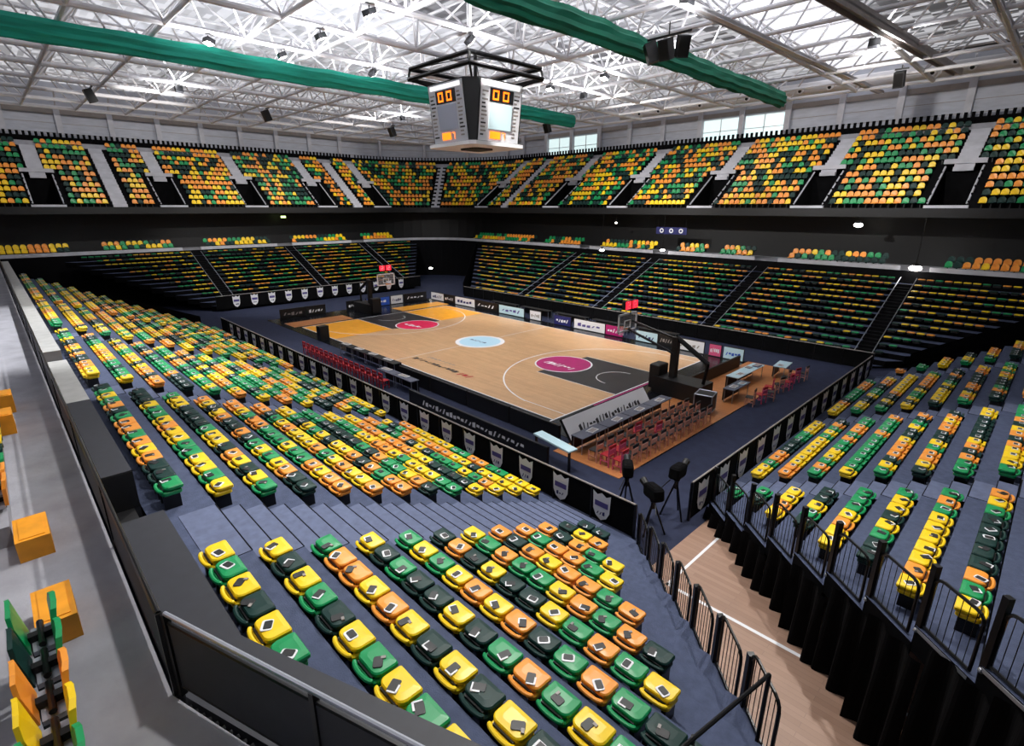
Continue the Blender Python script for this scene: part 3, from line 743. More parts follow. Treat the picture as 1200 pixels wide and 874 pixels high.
for i, (x, y, ax, ay, l) in enumerate([(19.1, -13.7, 23, -18, 'floodlight aimed at the near corner block'), (8.7, -13.7, 12, -19, 'floodlight aimed at the block past the stepped aisle'), (-7, -13.7, -6, -19, 'floodlight aimed at the far end of the near stand'),
        (24.4, -5.3, 29, -9, 'floodlight aimed at the curtained stand'), (19.1, 13.3, 18, 32, 'floodlight aimed at the upper tier by the brightest roof bay'), (-1.7, 13.3, -2, 32, 'floodlight aimed at the upper tier behind the scoreboard'), (3.5, -3.35, 8, 18, 'floodlight aimed across the court at the opposite stand'), (-7, -3.35, -9, 18, 'floodlight aimed at the opposite stand past the scoreboard'), (-12, -7.5, -31, 2, 'floodlight aimed at the end stand'), (22.2, -20.5, 22, -28, 'floodlight aimed at the bare concourse stand edge'), (-22.5, 9.1, -42, 6, 'floodlight aimed at the end tier'), (-22.5, -11.6, -42, -14, 'floodlight aimed at the end tier nearest the concourse')]):
    floodlight((x, y, 18.5), (ax, ay, 2 if i < 4 or 'stand' in l else 13), l, 4200 if i < 4 else 1700 if 'bare' in l else 7800 if 'stand' in l else 3000, None)  # floodlights added to brighten the stands, tiers and concourse
# ------------------------------------------------------------------ near concourse, ledge, rail
c = MB()
c.poly([(-46, -34), (36, -34), (36, -20.4), (26.9, -23.72), (24.15, -24.66), (-46, -24.66)], 4.7, 5.1, CONC)
struct(c.build('floor_upper_concourse'), 'bare grey concrete concourse in front of the camera')
def ledge(x0, x1, m, y0=-24.46, y1=-24.0, zt=5.02):
    b = MB(); b.box(x0, y0, 3.9, x1, y1, zt, m); return b
lm = mat('grey_ledge_cap', (168, 168, 166), .6, noise=.1, nscale=3)
struct(ledge(-36, 6.4, lm).build('trim_2'), 'pale ledge behind the top row')
b = ledge(8.0, 13.0, lm); b.box(13.0, -24.46, 3.9, 18.25, -24.0, 5.02, CAPD); struct(b.build('trim_3'), 'ledge between the two gaps, pale then charcoal')
b = MB(); b.poly([(20.1, -24.52), (24.15, -24.56), (29.6, -22.55), (29.6, -21.95), (23.75, -24.02), (20.1, -23.98)], 3.9, 4.74, CAPD); b.poly([(20.1, -24.52), (24.15, -24.56), (29.6, -22.55), (29.6, -21.6), (23.7, -23.9), (20.1, -23.9)], 4.74, 5.0, CAPD); struct(b.build('trim_4'), 'wide charcoal ledge at the corner of the stand')
b = MB(); b.box(6.4, -24.4, 3.9, 8.0, -24.1, 4.3, BLK); b.box(18.25, -24.4, 3.9, 20.1, -24.1, 4.3, BLK); b.box(18.2, -24.46, 4.3, 18.26, -24.0, 5.02, BLK); struct(b.build('trim_5'), 'black gaps in the ledge')
def guard(p0, p1, z0, h, label, name='balustrade', every=1.5, cat='railing'):
    p0, p1 = Vector((*p0, 0)), Vector((*p1, 0)); L = (p1-p0).length; u = (p1-p0)/L; n = max(1, round(L/every))
    r = empty(name, (p0.x, p0.y, z0), math.atan2(u.y, u.x), label, cat)
    b = MB(); b.cyl((0, 0, h), (L, 0, h), .022, ALU if L < 10 else BLKM, 8); b.build('top_rail', r)
    for i in range(n+1): b = MB(); b.box(L*i/n-.025, -.03, 0, L*i/n+.025, .03, h, BLKM); b.build('post', r)
    b = MB(); b.box(.03, -.012, .12, L-.03, .012, h-.1, CAPD); b.cyl((0, 0, .12), (L, 0, .12), .02, BLKM, 6); b.cyl((0, 0, h-.1), (L, 0, h-.1), .02, BLKM, 6); b.build('infill_panel', r)
    return r
guard((-34, -24.62), (24.15, -24.62), 5.1, .95, 'long dark balustrade between the bare concourse and the near stand', every=3.2)
guard((24.2, -24.58), (29.4, -22.72), 5.1, .95, 'angled dark balustrade at the corner below the camera', every=1.6)
b = MB()
for i in range(58):
    t = i/58; x = 24.2+(29.4-24.2)*t; y = -24.60+(24.60-22.74)*t; b.box(x-.02, y-.06, 4.25, x+.025, y-.02, 5.08, BLKM)
tag(b.build('vent_grille'), 'black slatted grille below the angled balustrade', 'grille')
# orange boxes and tip-up seats on the concourse
def obox(x0, x1, y0, y1, h, label):
    b = MB(); b.box(x0, y0, 5.1, x1, y1, 5.1+h, ORB)
    b.box(x0+.06, y0+.05, 5.1+h, x1-.06, y1-.05, 5.1+h+.01, ORB); return tag(b.build('seat_plinth'), label, 'box', 'orange boxes on the concourse')
obox(21.85, 22.6, -25.52, -25.17, .3, 'orange box nearest the camera, at the end of the tip-up seats')
obox(19.75, 20.5, -25.60, -25.24, .3, 'orange box second from the camera, alone on the concrete step')
obox(14.2, 14.8, -25.75, -25.4, .42, 'small orange box farther along the concourse, at the frame edge')
obox(12.6, 13.2, -25.7, -25.35, .42, 'farthest orange box on the concourse')
b = MB(); b.box(16, -26.6, 5.1, 19.9, -25.63, 5.4, CONC); b.box(8, -26.6, 5.1, 12.3, -25.8, 5.4, CONC); struct(b.build('trim_6'), 'low concrete step on the concourse')
def tipup(loc, col1, col2, label):
    r = empty('tip_up_seat', loc, 0, label, 'seat', 'tip-up seats on the concourse')
    def panel(y0, y1, z0, z1, m, lean, nm):
        b = MB(); out = [(-.21, z0), (.21, z0), (.22, z1-.14), (.17, z1-.03), (.08, z1), (-.08, z1), (-.17, z1-.03), (-.22, z1-.14)]; n = len(out)
        vs = [(p[0], y0+lean*(p[1]-z0)+.03*(1-(p[0]/.22)**2), p[1]) for p in out]+[(p[0], y1+lean*(p[1]-z0)+.03*(1-(p[0]/.22)**2), p[1]) for p in out]
        b.add(vs, [tuple(range(n)), tuple(reversed(range(n, 2*n)))]+[(i, n+i, n+(i+1) % n, (i+1) % n) for i in range(n)], m); b.build(nm, r)
    panel(-.17, -.135, .40, .88, CM[col1], -.16, 'backrest'); panel(.04, .085, .40, .80, CM[col2], .07, 'seat_pan')
    b = MB(); b.box(-.04, -.14, 0, .04, .05, .48, BLKM); b.cyl((-.2, -.04, .46), (.2, -.04, .46), .03, BLKM, 8); b.box(-.2, -.12, .36, .2, .05, .41, ALU); b.build('bracket', r)
cc = [('green', 'green'), ('dark green', 'green'), ('orange', 'orange'), ('yellow', 'yellow'), ('green', 'green'), ('green', 'dark green')]
nm = ['first', 'second', 'third', 'fourth', 'fifth', 'sixth']
for i in range(6):
    tipup((22.95+.5*i, -25.42, 5.1), cc[i][0], cc[i][1], f'{cc[i][0]} tip-up seat, {nm[i]} from the nearest orange box on the concourse')
rc = random.Random(3)
for i in range(10):
    q = rc.choice(COLS); tipup((15.05+.46*i, -25.68, 5.1), q, q, f'{q} tip-up seat, {nth(i+1)} in the row between two orange boxes')

# ------------------------------------------------------------------ guard rails and drapes at the stand ends
def hoop(p0, p1, z0, label, grp, h=1.05, ph=.18):
    p0, p1 = Vector((*p0, 0)), Vector((*p1, 0)); u = (p1-p0).normalized(); p0 = p0+u*.07; p1 = p1-u*.07; L = (p1-p0).length
    r = empty('guard_rail', (p0.x, p0.y, z0), math.atan2(u.y, u.x), label, 'railing', grp)
    b = MB(); c = .16; pts = [(.05, 0, .05)]+[(.05, 0, h-c)]+[(.05+c*(1-math.cos(t)), 0, h-c+c*math.sin(t)) for t in (PI/6, PI/3, PI/2)]
    pts += [(L-.05-c*(1-math.cos(t)), 0, h-c+c*math.sin(t)) for t in (PI/2, PI/3, PI/6, 0)]+[(L-.05, 0, .05), (.05, 0, .05)]
    b.tube(pts, .028, BLKM); b.build('frame', r)
    b = MB(); n = max(3, int(L/.13))
    for i in range(1, n): b.cyl((.05+(L-.1)*i/n, 0, .07), (.05+(L-.1)*i/n, 0, h-.03), .008, BLKM, 4)
    b.build('balusters', r)
    b = MB(); b.box(-.05, -.05, -.1, .05, .05, h+ph, BLKM); b.build('post', r)
    b = MB(); b.box(0, -.07, -.08, L, -.02, -.02, ALU); b.ball((0, -.05, -.08), .05, ALU, 6, 4); b.build('edge_bar', r)
    return r
for k in range(9):
    X = 23.45+.855*k; Ye = lambda x: -10.75-.885*(x-24.1)
    hoop((X-.62, Ye(X-.62)), (X+.23, Ye(X+.23)), .42+.34*k, f'black barred guard rail on the curtained stand, {nth(k+1)} one up from the floor fence', 'guard rails of the curtained stand')
for k in range(7):
    Yk = -13.6-.83*k; hoop((near_R(k)-.60, Yk+.60), (near_R(k)+.18, Yk-.20), .13+.34*k, f'black barred guard rail over the tunnel, {nth(k+1)} one up the near corner block', 'guard rails of the near corner block', 1.1, -.1)
def drape(p0, p1, zt, off, label):
    p0, p1 = Vector((*p0, 0)), Vector((*p1, 0)); L = (p1-p0).length; u = (p1-p0)/L; nrm = Vector((-u.y, u.x, 0))*-1
    b = MB(); n = 22; vs = []
    for j in range(5):
        zz = zt*j/4
        for i in range(n+1):
            s = L*i/n; w = off+(.06+.10*(1-j/4))*math.sin(i*.62+off*9); p = p0+u*s+nrm*w; vs.append((p.x, p.y, zz))
    m = len(vs); vs += [(v[0]-nrm.x*.02, v[1]-nrm.y*.02, v[2]) for v in vs]
    fs = [(j*(n+1)+i, j*(n+1)+i+1, (j+1)*(n+1)+i+1, (j+1)*(n+1)+i) for j in range(4) for i in range(n)]
    fs += [(m+a, m+d_, m+c_, m+b_) for (a, b_, c_, d_) in fs]
    b.add(vs, fs, DRAPE); tag(b.build('drape'), label, 'curtain', 'black drapes on the stand end')
for k in range(10):
    X = 23.1+.87*k; Ye = lambda x: -10.75-.885*(x-24.1)-.08
    drape((X, Ye(X)), (X+.85, Ye(X+.85)), .44+.34*k, .12 if k % 2 else .25, f'black floor-length drape under the curtained stand, {nth(k+1)} panel from the court mat')
b = MB()
for k in range(12):
    Yk = -13.6-.83*k; p = (near_R(k)-.58, Yk+.62); q = (near_R(k)+.22, Yk-.2); b.add([(p[0], p[1], 0), (q[0], q[1], 0), (q[0], q[1], .1+.34*k), (p[0], p[1], .1+.34*k)], [(0, 1, 2, 3)], DRAPE)
struct(b.build('wall_tunnel'), 'black cladding under the near corner block')
# black corner walls between the stands
b = MB()
for (p, q) in (((-17.9, -14), (-29, -25)), ((-30.5, -9.8), (-38, -19)), ((-18.5, 13.4), (-29, 24.6)), ((-30, 12.8), (-37.5, 19)), ((24, 13.4), (32.5, 24.6)), ((24.5, 10.8), (34, 18.6)), ((34.2, -19), (34.2, 19)), ((-38, -36), (-38, 20))):
    b.add([(p[0], p[1], 0), (q[0], q[1], 0), (q[0], q[1], 5.0), (p[0], p[1], 1.3)], [(0, 1, 2, 3)], DRAPE)
struct(b.build('wall_corner'), 'black partitions in the corners between stands')
# handrail slanting across the near corner
r = empty('handrail', (27.66, -18.62, 3.55), 0, 'thin black handrail standing across the end seats of the near corner block', 'railing')
b = MB(); b.cyl((0, 0, 0), (-.33, -1.9, 0), .03, BLKM); b.build('top_rail', r)
b = MB(); b.cyl((0, 0, -1.38), (0, 0, 0), .03, BLKM); b.build('post', r)
b = MB(); b.cyl((-.29, -1.56, -.12), (-.29, -1.56, 0), .03, BLKM); b.build('post', r)

# ------------------------------------------------------------------ fences with shield banners
def fence(T, a, b_, z0, h, banners, side, label, step=1.62, bl='near'):
    r = empty('crowd_fence', (*T(a), z0), 0, label, 'fence')
    p, q = Vector((*T(a), 0)), Vector((*T(b_), 0)); L = (q-p).length; u = (q-p)/L; r.rotation_euler = (0, 0, math.atan2(u.y, u.x))
    m = MB(); m.box(0, -.02, .04, L, .02, h-.04, DRAPE); m.build('black_panel', r)
    m = MB(); m.cyl((0, 0, h), (L, 0, h), .03, GSTEEL, 6); m.build('top_rail', r)
    n = int(L/step)
    for i in range(n+1): m = MB(); m.box(L*i/n-.03, -.04, 0, L*i/n+.03, .04, h, BLKM); m.build('post', r)
    y = side*.05
    for s in banners:
        m = MB(); w, hh = .34, h*.42; zc = h*.5
        out = [(-w, hh), (-w*.5, hh*.8), (0, hh), (w*.5, hh*.8), (w, hh), (w*.92, -hh*.3), (w*.6, -hh*.75), (0, -hh), (-w*.6, -hh*.75), (-w*.92, -hh*.3)]
        vs = [(s+px, y, zc+pz) for px, pz in out]; fs = [tuple(range(len(out)))]; m.add(vs, fs, WHT)
        y2 = y+side*.006; m.add([(s-w*.75, y2, zc-hh*.02), (s+w*.75, y2, zc-hh*.02), (s+w*.75, y2, zc+hh*.36), (s-w*.75, y2, zc+hh*.36)], [(0, 1, 2, 3)], PURP)
        M = Matrix.Translation((s, y+side*.008, zc-hh*.6)); strokes(m, 3, hh*.3, w*1.0, NAVY, M, int(s*10)); m.build('shield_banner', r)
    return r
fence(lambda u: (u, -12.75), -17, 21.9, .0, 1.15, [x+17 for x in (-14.5, -12.9, -11.3, -9.7, -8.1, -6.5, -4.9, -3.3, -1.7, -.1, 1.5, 3.1, 4.7, 6.3, 7.9, 9.5, 11.1, 12.7, 14.2, 15.8, 17.35, 19.0, 20.7)], -1, 'long black crowd fence with white shield banners in front of the near stand')
fence(lambda u: (22.7, u), -10.9, 10.2, .15, 1.35, [y+10.9 for y in (-10.2, -8.7, -7.2, -5.6, -4.1, -2.6, -1.1, .4, 1.9, 3.4, 4.9, 6.4, 7.9, 9.4)], -1, 'black crowd fence with white shield banners in front of the curtained stand')
fence(lambda u: (-26.2, u), -10.5, 12.8, .2, 1.3, [y+10.5 for y in (-8.7, -7.0, -5.3, -3.6, -1.9, -.2, 1.5, 3.2, 4.9, 6.6, 8.3, 10.0)], -1, 'black crowd fence with white shields in front of the end stand')
fence(lambda u: (u, 12.75), -17.5, 22.3, .0, 1.1, [], -1, 'plain black crowd fence in front of the opposite stand')

# ------------------------------------------------------------------ boards around the court
def board(p0, p1, h, m, label, grp, glyph=None, gm=None, side=1, seed=1, z0=.03, t=.12, n=7, lean=0):
    p0, p1 = Vector((*p0, 0)), Vector((*p1, 0)); L = (p1-p0).length; u = (p1-p0)/L
    r = empty('advertising_board', (p0.x, p0.y, z0), math.atan2(u.y, u.x), label, 'board', grp)
    LM = Matrix.Rotation(lean, 4, 'X')
    b = MB(); b.box(0, -t/2, 0, L, t/2, h, BLK, LM); b.build('board_case', r)
    b = MB(); y = side*(t/2+.005); b.box(.02, min(y, y-.004*side), .05, L-.02, max(y, y-.004*side), h-.04, m, LM)
    if gm:
        M = LM @ Matrix.Translation((L/2, y+side*.008, h*.32)); strokes(b, n, min(h*.36, .3), L*.75, gm, M, seed)
    b.build('printed_face', r); return r
FB = [(-18.2, -15.9, WHT, NAVY, 'white'), (-15.9, -14.0, BLK, WHT, 'black lettered'), (-14.0, -10.8, WHT, NAVY, 'white with dark crest'), (-10.8, -7.4, BLK, WHT, 'black with white roundels'),
      (-7.3, -3.9, CYANW, PURP, 'pale with violet print'), (-3.2, -1.8, WHT, GSTEEL, 'small square white'), (-.3, 1.6, NAVY, WHT, 'navy'), (1.9, 5.1, WHT, PURP, 'long white striped'),
      (5.1, 6.8, PINK, WHT, 'magenta'), (7.9, 9.8, CYANW, NAVY, 'pale blue and navy'), (9.8, 11.2, BLK, GSTEEL, 'dark'), (11.3, 13.4, WHT, GSTEEL, 'slanting white'), (13.7, 14.6, PINKP, WHT, 'pink'), (14.7, 16.1, CYANW, BLUE, 'light blue')]
for i, (a, b2, m, g, l) in enumerate(FB):
    board((a, 8.75), (b2-.05, 8.75), .85, m, f'{l} advertising board along the opposite sideline', 'boards along the opposite sideline', True, g, -1, i+2, n=5)
for i, (a, b2, m, g, l) in enumerate([(-7.6, -5.2, BLK, GSTEEL, 'black'), (-5.2, -3.3, BLK, WHT, 'black with a white tip'), (-1.2, .4, BLK, WHT, 'black with a white ball'), (.9, 3.6, BLUE, WHT, 'bright blue'), (3.7, 5.2, WHT, NAVY, 'white'), (5.3, 8.2, BLK, WHT, 'black with two white rows of words')]):
    board((-18.4, a), (-18.4, b2-.05), .9, m, f'{l} advertising board behind the yellow end baseline', 'boards behind the yellow end', True, g, -1, i+30, n=5)
# board on the near baseline: its white back faces the camera
board((16.35, -9.0), (16.35, -2.7), 1.15, WHT, 'long white board with dark lettering behind the near baseline', 'boards behind the near baseline', True, PAINTK, -1, 50, n=20, lean=-.62)
board((16.25, 1.2), (16.25, 7.6), .7, BLK, 'long black board with pale top beyond the basket', 'boards behind the near baseline', True, None, -1, 51)
# near sideline: low black boards and lettered board
for i in range(4):
    board((3.6+3.1*i, -9.25), (6.6+3.1*i, -9.25), .8, BLK, f'plain black board along the near sideline, {nth(i+1)} from the red chairs', 'black boards on the near sideline', True, None, -1, 60+i)
board((7.4, -11.1), (16.9, -11.1), .75, BLK, 'long black board lettered in white between the near fence and sideline', 'lettered sideline board', True, WHT, -1, 70, n=26)
b = MB(); b.slab([(0, 0), (2.1, -.3), (2.15, .15), (.05, .45)], .9, .98, .02, CYANW); b.box(.1, 0, 0, .16, .1, .9, BLKM); b.box(1.9, -.1, 0, 1.96, 0, .9, BLKM)
tag(b.build('lectern_panel', loc=(15.9, -10.9, .02)), 'pale cyan tilted panel at the corner of the amber floor', 'panel')

# ------------------------------------------------------------------ tables
def table(loc, rz, L, D, top, label, grp, papers=()):
    r = empty('press_table', loc, rz, label, 'table', grp)
    b = MB(); b.box(-L/2, -D/2, .71, L/2, D/2, .75, top); b.build('table_top', r)
    b = MB(); b.box(-L/2+.02, D/2-.03, .08, L/2-.02, D/2-.01, .71, BLK); b.build('front_panel', r)
    for sx in (-1, 1):
        for sy in (-1, 1): b = MB(); b.cyl((sx*(L/2-.08), sy*(D/2-.08), 0), (sx*(L/2-.08), sy*(D/2-.08), .71), .02, ALU, 6); b.build('leg', r)
    return r
GT = mat('grey_table_top', (84, 88, 104), .5)
def paper(x, y, z0, rz, label, w=.5, d_=.32, m=None):
    b = MB(); b.box(-w/2, -d_/2, 0, w/2, d_/2, .03, m or WHT); b.box(-w/2+.04, -d_/2+.04, .03, w/2-.04, d_/2-.04, .034, GSTEEL)
    o = tag(b.build('score_monitor', loc=(x, y, z0)), label, 'monitor', 'flat screens on the press tables'); o.rotation_euler = (0, 0, rz); return o
for i in range(4):
    y = -8.7+1.75*i
    table((17.05, y, .025), PI/2, 1.7, .6, GT, f'grey press table behind the white baseline board, {nth(i+1)} from the corner', 'press tables at the near baseline')
    paper(17.1, y+.1, .78, PI/2+.1, f'white flat monitor on the {nth(i+1)} baseline press table from the corner')
for i in range(6):
    x = -3.2+1.75*i
    table((x, -8.95 if x < 3 else -10.1, .0), 0, 1.7, .55, GT if x > 3 else BLK, f'dark sideline table, {nth(i+1)} counting from the end nearest the yellow zone', 'tables on the near sideline')
    paper(x-.3, -8.9 if x < 3 else -10.05, .755, .1, f'white sheet on the {nth(i+1)} sideline table', .7, .3)
table((17.9, 4.6, .025), PI/2, 3.6, .7, CYANW, 'long pale cyan table beyond the basket stand', 'tables beyond the basket')
table((18.9, 7.4, .025), PI/2+.1, 1.5, .7, CYANW, 'short pale table at the end of the amber floor', 'tables beyond the basket')
table((18.7, 1.6, .025), PI/2, 2.0, .6, GT, 'grey table beside the basket stand', 'tables beyond the basket')
for i in range(5):
    x = -8+4.2*i
    table((x, 10.1, 0), 0, 3.6, .6, BLK, f'black bench table on the opposite sideline, {nth(i+1)} from the yellow end', 'tables on the opposite sideline')

# ------------------------------------------------------------------ chairs
def chair_meshes(mw, ms):
    d = []
    b = MB()
    for sx in (-1, 1):
        b.box(sx*.2-.02, -.22, 0, sx*.2+.02, -.18, .88, mw); b.box(sx*.2-.02, .16, 0, sx*.2+.02, .2, .44, mw); b.box(sx*.2-.015, -.2, .2, sx*.2+.015, .18, .23, mw)
    d.append(('chair_frame', b.mesh('chair_frame')))
    b = MB(); b.slab(rrect(.44, .42, .05, .05), .43, .47, .012, ms); d.append(('seat', b.mesh('seat')))
    b = MB(); b.box(-.2, -.225, .55, .2, -.185, .72, mw); b.box(-.21, -.23, .78, .21, -.18, .90, ms); d.append(('backrest', b.mesh('backrest')))
    return d
CHB = chair_meshes(WOODC, BLK); CHR = chair_meshes(RED, RED); CHP = chair_meshes(PINKP, RED)
def chair(meshes, x, y, z0, rz, label, grp):
    r = empty('courtside_chair', (x, y, z0), rz, label, 'chair', grp)
    for n_, me in meshes: inst(me, n_, r)
rr = random.Random(9)
for j in range(3):
    for i in range(11):
        y = -9.4+.68*i; red = (i, j) in ((0, 1), (0, 2), (4, 0), (5, 1), (1, 1))
        chair(CHP if red else CHB, 17.9+.58*j, y, .025, PI/2+rr.uniform(-.06, .06), f'{"red" if red else "beech and black"} chair behind the baseline tables, {nth(i+1)} from the corner in the {nth(j+1)} row', 'chairs on the amber floor')
for i in range(16):
    chair(CHR, -5.6+.66*i, -10.75, 0, 0, f'red bench chair on the near sideline, {nth(i+1)} from the yellow end', 'red chairs of the near bench')
for i in range(9):
    chair(CHP if i % 2 else CHB, 19.6+.2*(i % 3), 1.2+.8*i, .0, PI/2+rr.uniform(-.3, .3), f'{"red" if i % 2 else "beech and black"} chair beyond the basket stand, {nth(i+1)} along the mat edge', 'chairs beyond the basket')
# ------------------------------------------------------------------ baskets
GLS = bpy.data.materials.new('clear_acrylic'); GLS.use_nodes = True
_b = GLS.node_tree.nodes['Principled BSDF']; _b.inputs['Base Color'].default_value = (.9, .95, 1, 1); _b.inputs['Roughness'].default_value = .05; _b.inputs['Alpha'].default_value = .12
def basket(x, sx, label):
    r = empty('basketball_hoop', (x, 0, .03), 0 if sx > 0 else PI, label, 'basketball hoop')
    b = MB(); b.poly([(2.2, -.6), (5.0, -.75), (5.0, .75), (2.2, .6)], .0, .9, BLK); b.slab([(1.9, -.45), (2.5, -.45), (2.5, .45), (1.9, .45)], .1, 1.5, .05, BLK); b.build('padded_base', r)
    b = MB(); b.box(2.9, -.16, .85, 3.25, .16, 3.1, BLK); b.cyl((3.1, .12, 2.95), (.2, .2, 3.5), .07, BLKM); b.cyl((3.1, -.12, 2.2), (.2, -.2, 3.1), .07, BLKM); b.cyl((3.1, 0, 3.1), (4.95, 0, 2.0), .13, BLKM); b.cyl((4.95, 0, 2.0), (4.8, 0, .85), .09, BLKM); b.build('boom_arm', r)
    b = MB(); b.box(-.02, -.9, 2.9, .02, .9, 3.95, GLS); 
    for (y0, z0, y1, z1) in ((-.9, 2.9, .9, 2.99), (-.9, 3.86, .9, 3.95), (-.9, 2.9, -.81, 3.95), (.81, 2.9, .9, 3.95), (-.3, 3.1, .3, 3.14), (-.3, 3.5, .3, 3.54), (-.3, 3.1, -.26, 3.54), (.26, 3.1, .3, 3.54)):
        b.box(-.03, y0, z0, .03, y1, z1, WHT)
    b.build('backboard', r)
    b = MB(); N = 20; c0 = (-.38, 0, 3.05)
    pts = [(c0[0]+.23*math.cos(2*PI*i/N), .23*math.sin(2*PI*i/N), 3.05) for i in range(N+1)]; b.tube(pts, .015, ORA, 5); b.box(-.17, -.06, 3.02, 0, .06, 3.07, ORA); b.build('rim', r)
    b = MB()
    for i in range(12):
        a = 2*PI*i/12; a2 = a+.5; b.cyl((c0[0]+.22*math.cos(a), .22*math.sin(a), 3.04), (c0[0]+.13*math.cos(a2), .13*math.sin(a2), 2.6), .008, WHT, 4); b.cyl((c0[0]+.22*math.cos(a), .22*math.sin(a), 3.04), (c0[0]+.13*math.cos(a2-1), .13*math.sin(a2-1), 2.6), .008, WHT, 4)
    b.build('net', r)
    b = MB(); b.cyl((.15, 0, 3.9), (.15, 0, 4.4), .03, BLKM)
    for y in (-.32, .32):
        b.box(-.02, y-.28, 4.2, .2, y+.28, 4.68, BLK)
        M = Matrix.Translation((.21, y, 4.26)) @ Matrix.Rotation(PI/2, 4, 'Z'); b.box(.2, y-.25, 4.23, .215, y+.25, 4.65, REDL); M2 = Matrix.Translation((-.03, y, 4.26)); b.box(-.03, y-.25, 4.23, -.02, y+.25, 4.65, REDL)
        digit(b, '2', -.1, 0, .2, .36, WHT, Matrix.Translation((.235, y, 4.26)) @ Matrix.Rotation(PI/2, 4, 'Z'))
        digit(b, '2', -.1, 0, .2, .36, WHT, Matrix.Translation((-.045, y, 4.26)) @ Matrix.Rotation(-PI/2, 4, 'Z'))
    b.build('shot_clock', r)
basket(12.8, 1, 'black basket stand with red shot clock at the magenta-circle end nearer the camera')
basket(-12.8, -1, 'basket stand with white-edged backboard at the yellow end')
# ------------------------------------------------------------------ loose equipment
r = empty('flight_case', (18.4, -1.3, .02), .2, 'black flight case with silver edges beside the basket stand', 'case')
b = MB(); b.box(-.42, -.42, .1, .42, .42, .95, BLK); b.build('case_body', r)
b = MB()
for s1 in (-1, 1):
    for s2 in (-1, 1): b.cyl((s1*.42, s2*.42, .1), (s1*.42, s2*.42, .95), .03, ALU, 4); b.cyl((s1*.42, -.42, .525+s2*.425), (s1*.42, .42, .525+s2*.425), .03, ALU, 4); b.cyl((-.42, s1*.42, .525+s2*.425), (.42, s1*.42, .525+s2*.425), .03, ALU, 4)
b.build('metal_edging', r)
for s1 in (-1, 1):
    for s2 in (-1, 1): b = MB(); b.ball((s1*.34, s2*.34, .05), .05, BLK, 8, 6); b.build('caster', r)
def camstand(loc, rz, label, s=1):
    r = empty('covered_camera', loc, rz, label, 'camera')
    for i in range(3):
        a = 2*PI*i/3; b = MB(); b.cyl((.42*math.cos(a), .42*math.sin(a), 0), (.05*math.cos(a), .05*math.sin(a), 1.15*s), .03, BLKM, 6); b.build('leg', r)
    b = MB(); b.cyl((0, 0, 1.0*s), (0, 0, 1.35*s), .07, BLKM); b.ball((0, 0, 1.35*s), .12, BLKM); b.build('tripod_head', r)
    b = MB(); M = Matrix.Translation((0, 0, 1.4*s)) @ Matrix.Rotation(.15, 4, 'Y'); b.slab(rrect(.8, .34, .08, .08), 0, .4, .06, DRAPE, M, .05); b.build('camera_body', r)
    b = MB(); b.cyl((.35, 0, 1.55*s), (.75, 0, 1.68*s), .09, BLK, 10, .12); b.build('lens', r)
    b = MB(); b.cyl((-.3, .1, 1.4*s), (-.65, .25, 1.2*s), .018, BLKM, 5); b.build('pan_handle', r)
camstand((20.9, -11.75, 0), 2.2, 'black covered camera on a tripod at the corner of the near fence')
camstand((22.1, -12.1, 0), 2.6, 'second black tripod rig tucked behind the covered corner camera', .85)
camstand((22.1, -10.75, 0), 1.7, 'black covered camera at the end of the banner fence by the tunnel')
for i, (x, y, m, w_, d_) in enumerate([(18.0, 3.6, WHT, .5, .3), (17.8, 5.2, GSTEEL, .4, .3), (18.0, 5.9, NAVY, .6, .35), (18.7, 1.2, WHT, .5, .3), (18.8, 2.0, CYANW, .5, .3), (18.9, 7.0, WHT, .4, .3)]):
    paper(x, y, .78, PI/2, f'{["white", "grey", "navy", "white", "pale cyan", "white"][i]} screen on the tables beyond the basket, {nth(i+1)} from the stand', w_, d_, m)
b = MB(); b.box(-.3, -.35, 0, .3, .35, 1.1, BLK); b.box(-.24, -.36, .65, .24, -.35, 1.02, BLKM)
tag(b.build('loudspeaker', loc=(-8.6, -8.2, .02)), 'black loudspeaker on the near sideline by the yellow zone', 'speaker')
b = MB(); b.box(-1.75, -.06, -.35, 1.75, 0, .35, NAVY)
for i in range(3): 
    M = Matrix.Translation((-1.1+1.1*i, -.07, 0)) @ Matrix.Rotation(PI/2, 4, 'X'); b.add([(.24*math.cos(2*PI*j/16), .24*math.sin(2*PI*j/16), 0) for j in range(16)], [tuple(range(16))], WHT, M); b.add([(.12*math.cos(2*PI*j/12), .12*math.sin(2*PI*j/12), .005) for j in range(12)], [tuple(range(12))], NAVY, M)
b.box(-1.6, -.03, .35, -1.56, 0, 1.1, BLKM); b.box(1.56, -.03, .35, 1.6, 0, 1.1, BLKM)
tag(b.build('hanging_banner', loc=(.1, 26.3, 7.35)), 'dark navy banner with three white roundels hung under the upper tier', 'banner')
b = MB(); b.box(-.05, -.3, -.12, .05, .3, .12, mat('pale_green_lit_sign', (210, 240, 150), .5, emit=2)); b.box(-.02, -.02, .12, .02, .02, .5, BLKM)
tag(b.build('lit_sign', loc=(-41.8, 3.0, 8.45)), 'small glowing pale green sign under the end tier', 'sign')
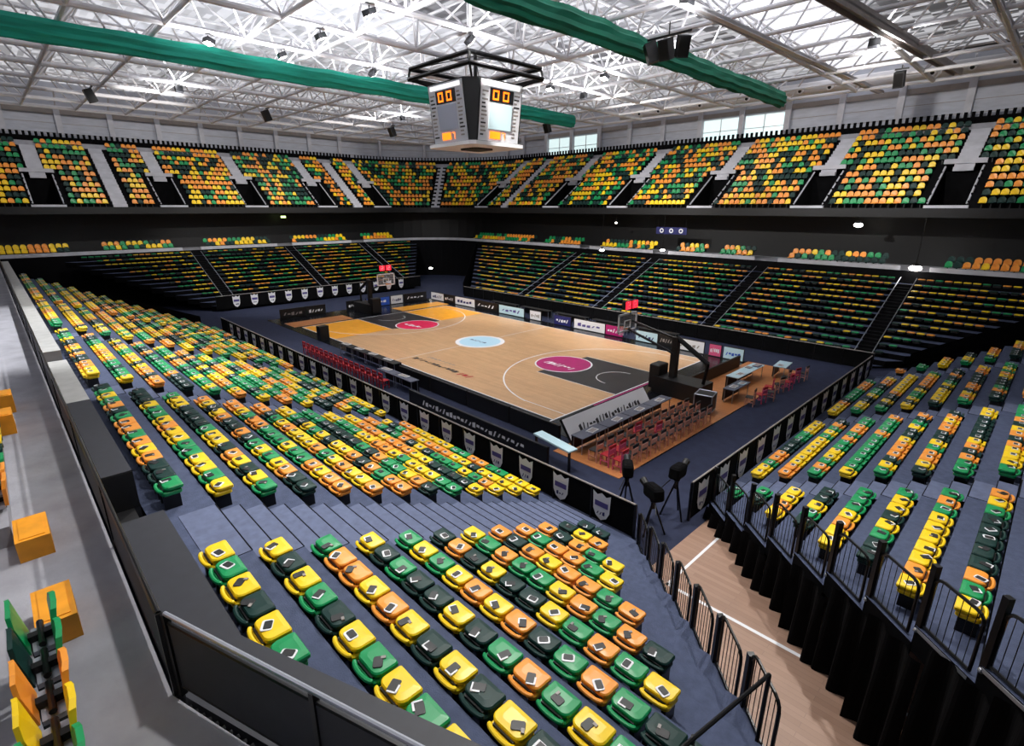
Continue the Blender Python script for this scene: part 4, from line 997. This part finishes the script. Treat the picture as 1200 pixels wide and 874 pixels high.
# lamps seen glowing along the opposite concourse
for (p, s_, l) in (((16.9, 26.2, 8.3), .34, 'bright white lamp under the upper tier above the paired aisle rails'), ((21.6, 24.2, 5.35), .42, 'glowing white lamp at the head of the aisle nearest the curtained stand'),
                   ((.4, 24.3, 5.5), .24, 'pair-like white lamp at the head of the middle aisle'), ((-6.2, 23.0, 5.2), .26, 'white lamp over the opposite stand left of the middle aisle'), ((-7.0, 26.5, 8.0), .16, 'small white lamp under the upper tier past the scoreboard'),
                   ((-27.2, 15.2, 2.2), .25, 'dazzling white floor lamp in the dark far corner')):
    r = empty('glowing_lamp', p, 0, l, 'lamp'); b = MB(); b.ball((0, 0, 0), s_, LAMP, 12, 8, sz=.5); b.build('bulb', r)
    b = MB(); b.cyl((0, 0, s_*.4), (0, 0, s_*.4+.2), s_*.5, BLKM, 8); b.cyl((0, 0, .2), (0, 0, 8.95-p[2] if p[2] > 3 else .4), .02, BLKM, 5); b.build('lamp_mount', r)

# ------------------------------------------------------------------ light
def area(loc, rot, size, power, color=(1, 1, 1)):
    l = bpy.data.lights.new('ceiling_light', 'AREA'); l.energy = power; l.size = size; l.color = color
    o = bpy.data.objects.new('ceiling_light', l); COL.objects.link(o); o.location = loc; o.rotation_euler = rot; return o
# pool of lamp light on the near ledge
l = bpy.data.lights.new('ledge_spot', 'SPOT'); l.energy = 5200; l.spot_size = math.radians(66); l.spot_blend = .35; l.shadow_soft_size = .15
o = bpy.data.objects.new('ledge_spot', l); COL.objects.link(o); o.location = (2, -21.5, 17); o.rotation_euler = (-.22, 0, 0)
w = bpy.data.worlds.new('World'); sc.world = w; w.use_nodes = True
w.node_tree.nodes['Background'].inputs['Color'].default_value = (.8, .85, 1, 1); w.node_tree.nodes['Background'].inputs['Strength'].default_value = .3
sc.view_settings.view_transform = 'Standard'; sc.view_settings.look = 'None'; sc.view_settings.exposure = .75; sc.view_settings.gamma = 1; sc.view_settings.use_curve_mapping = False
sc.cycles.use_denoising = True; sc.cycles.max_bounces = 6; sc.cycles.diffuse_bounces = 3; sc.cycles.glossy_bounces = 2; sc.cycles.transmission_bounces = 2
sc.cycles.sample_clamp_indirect = 4
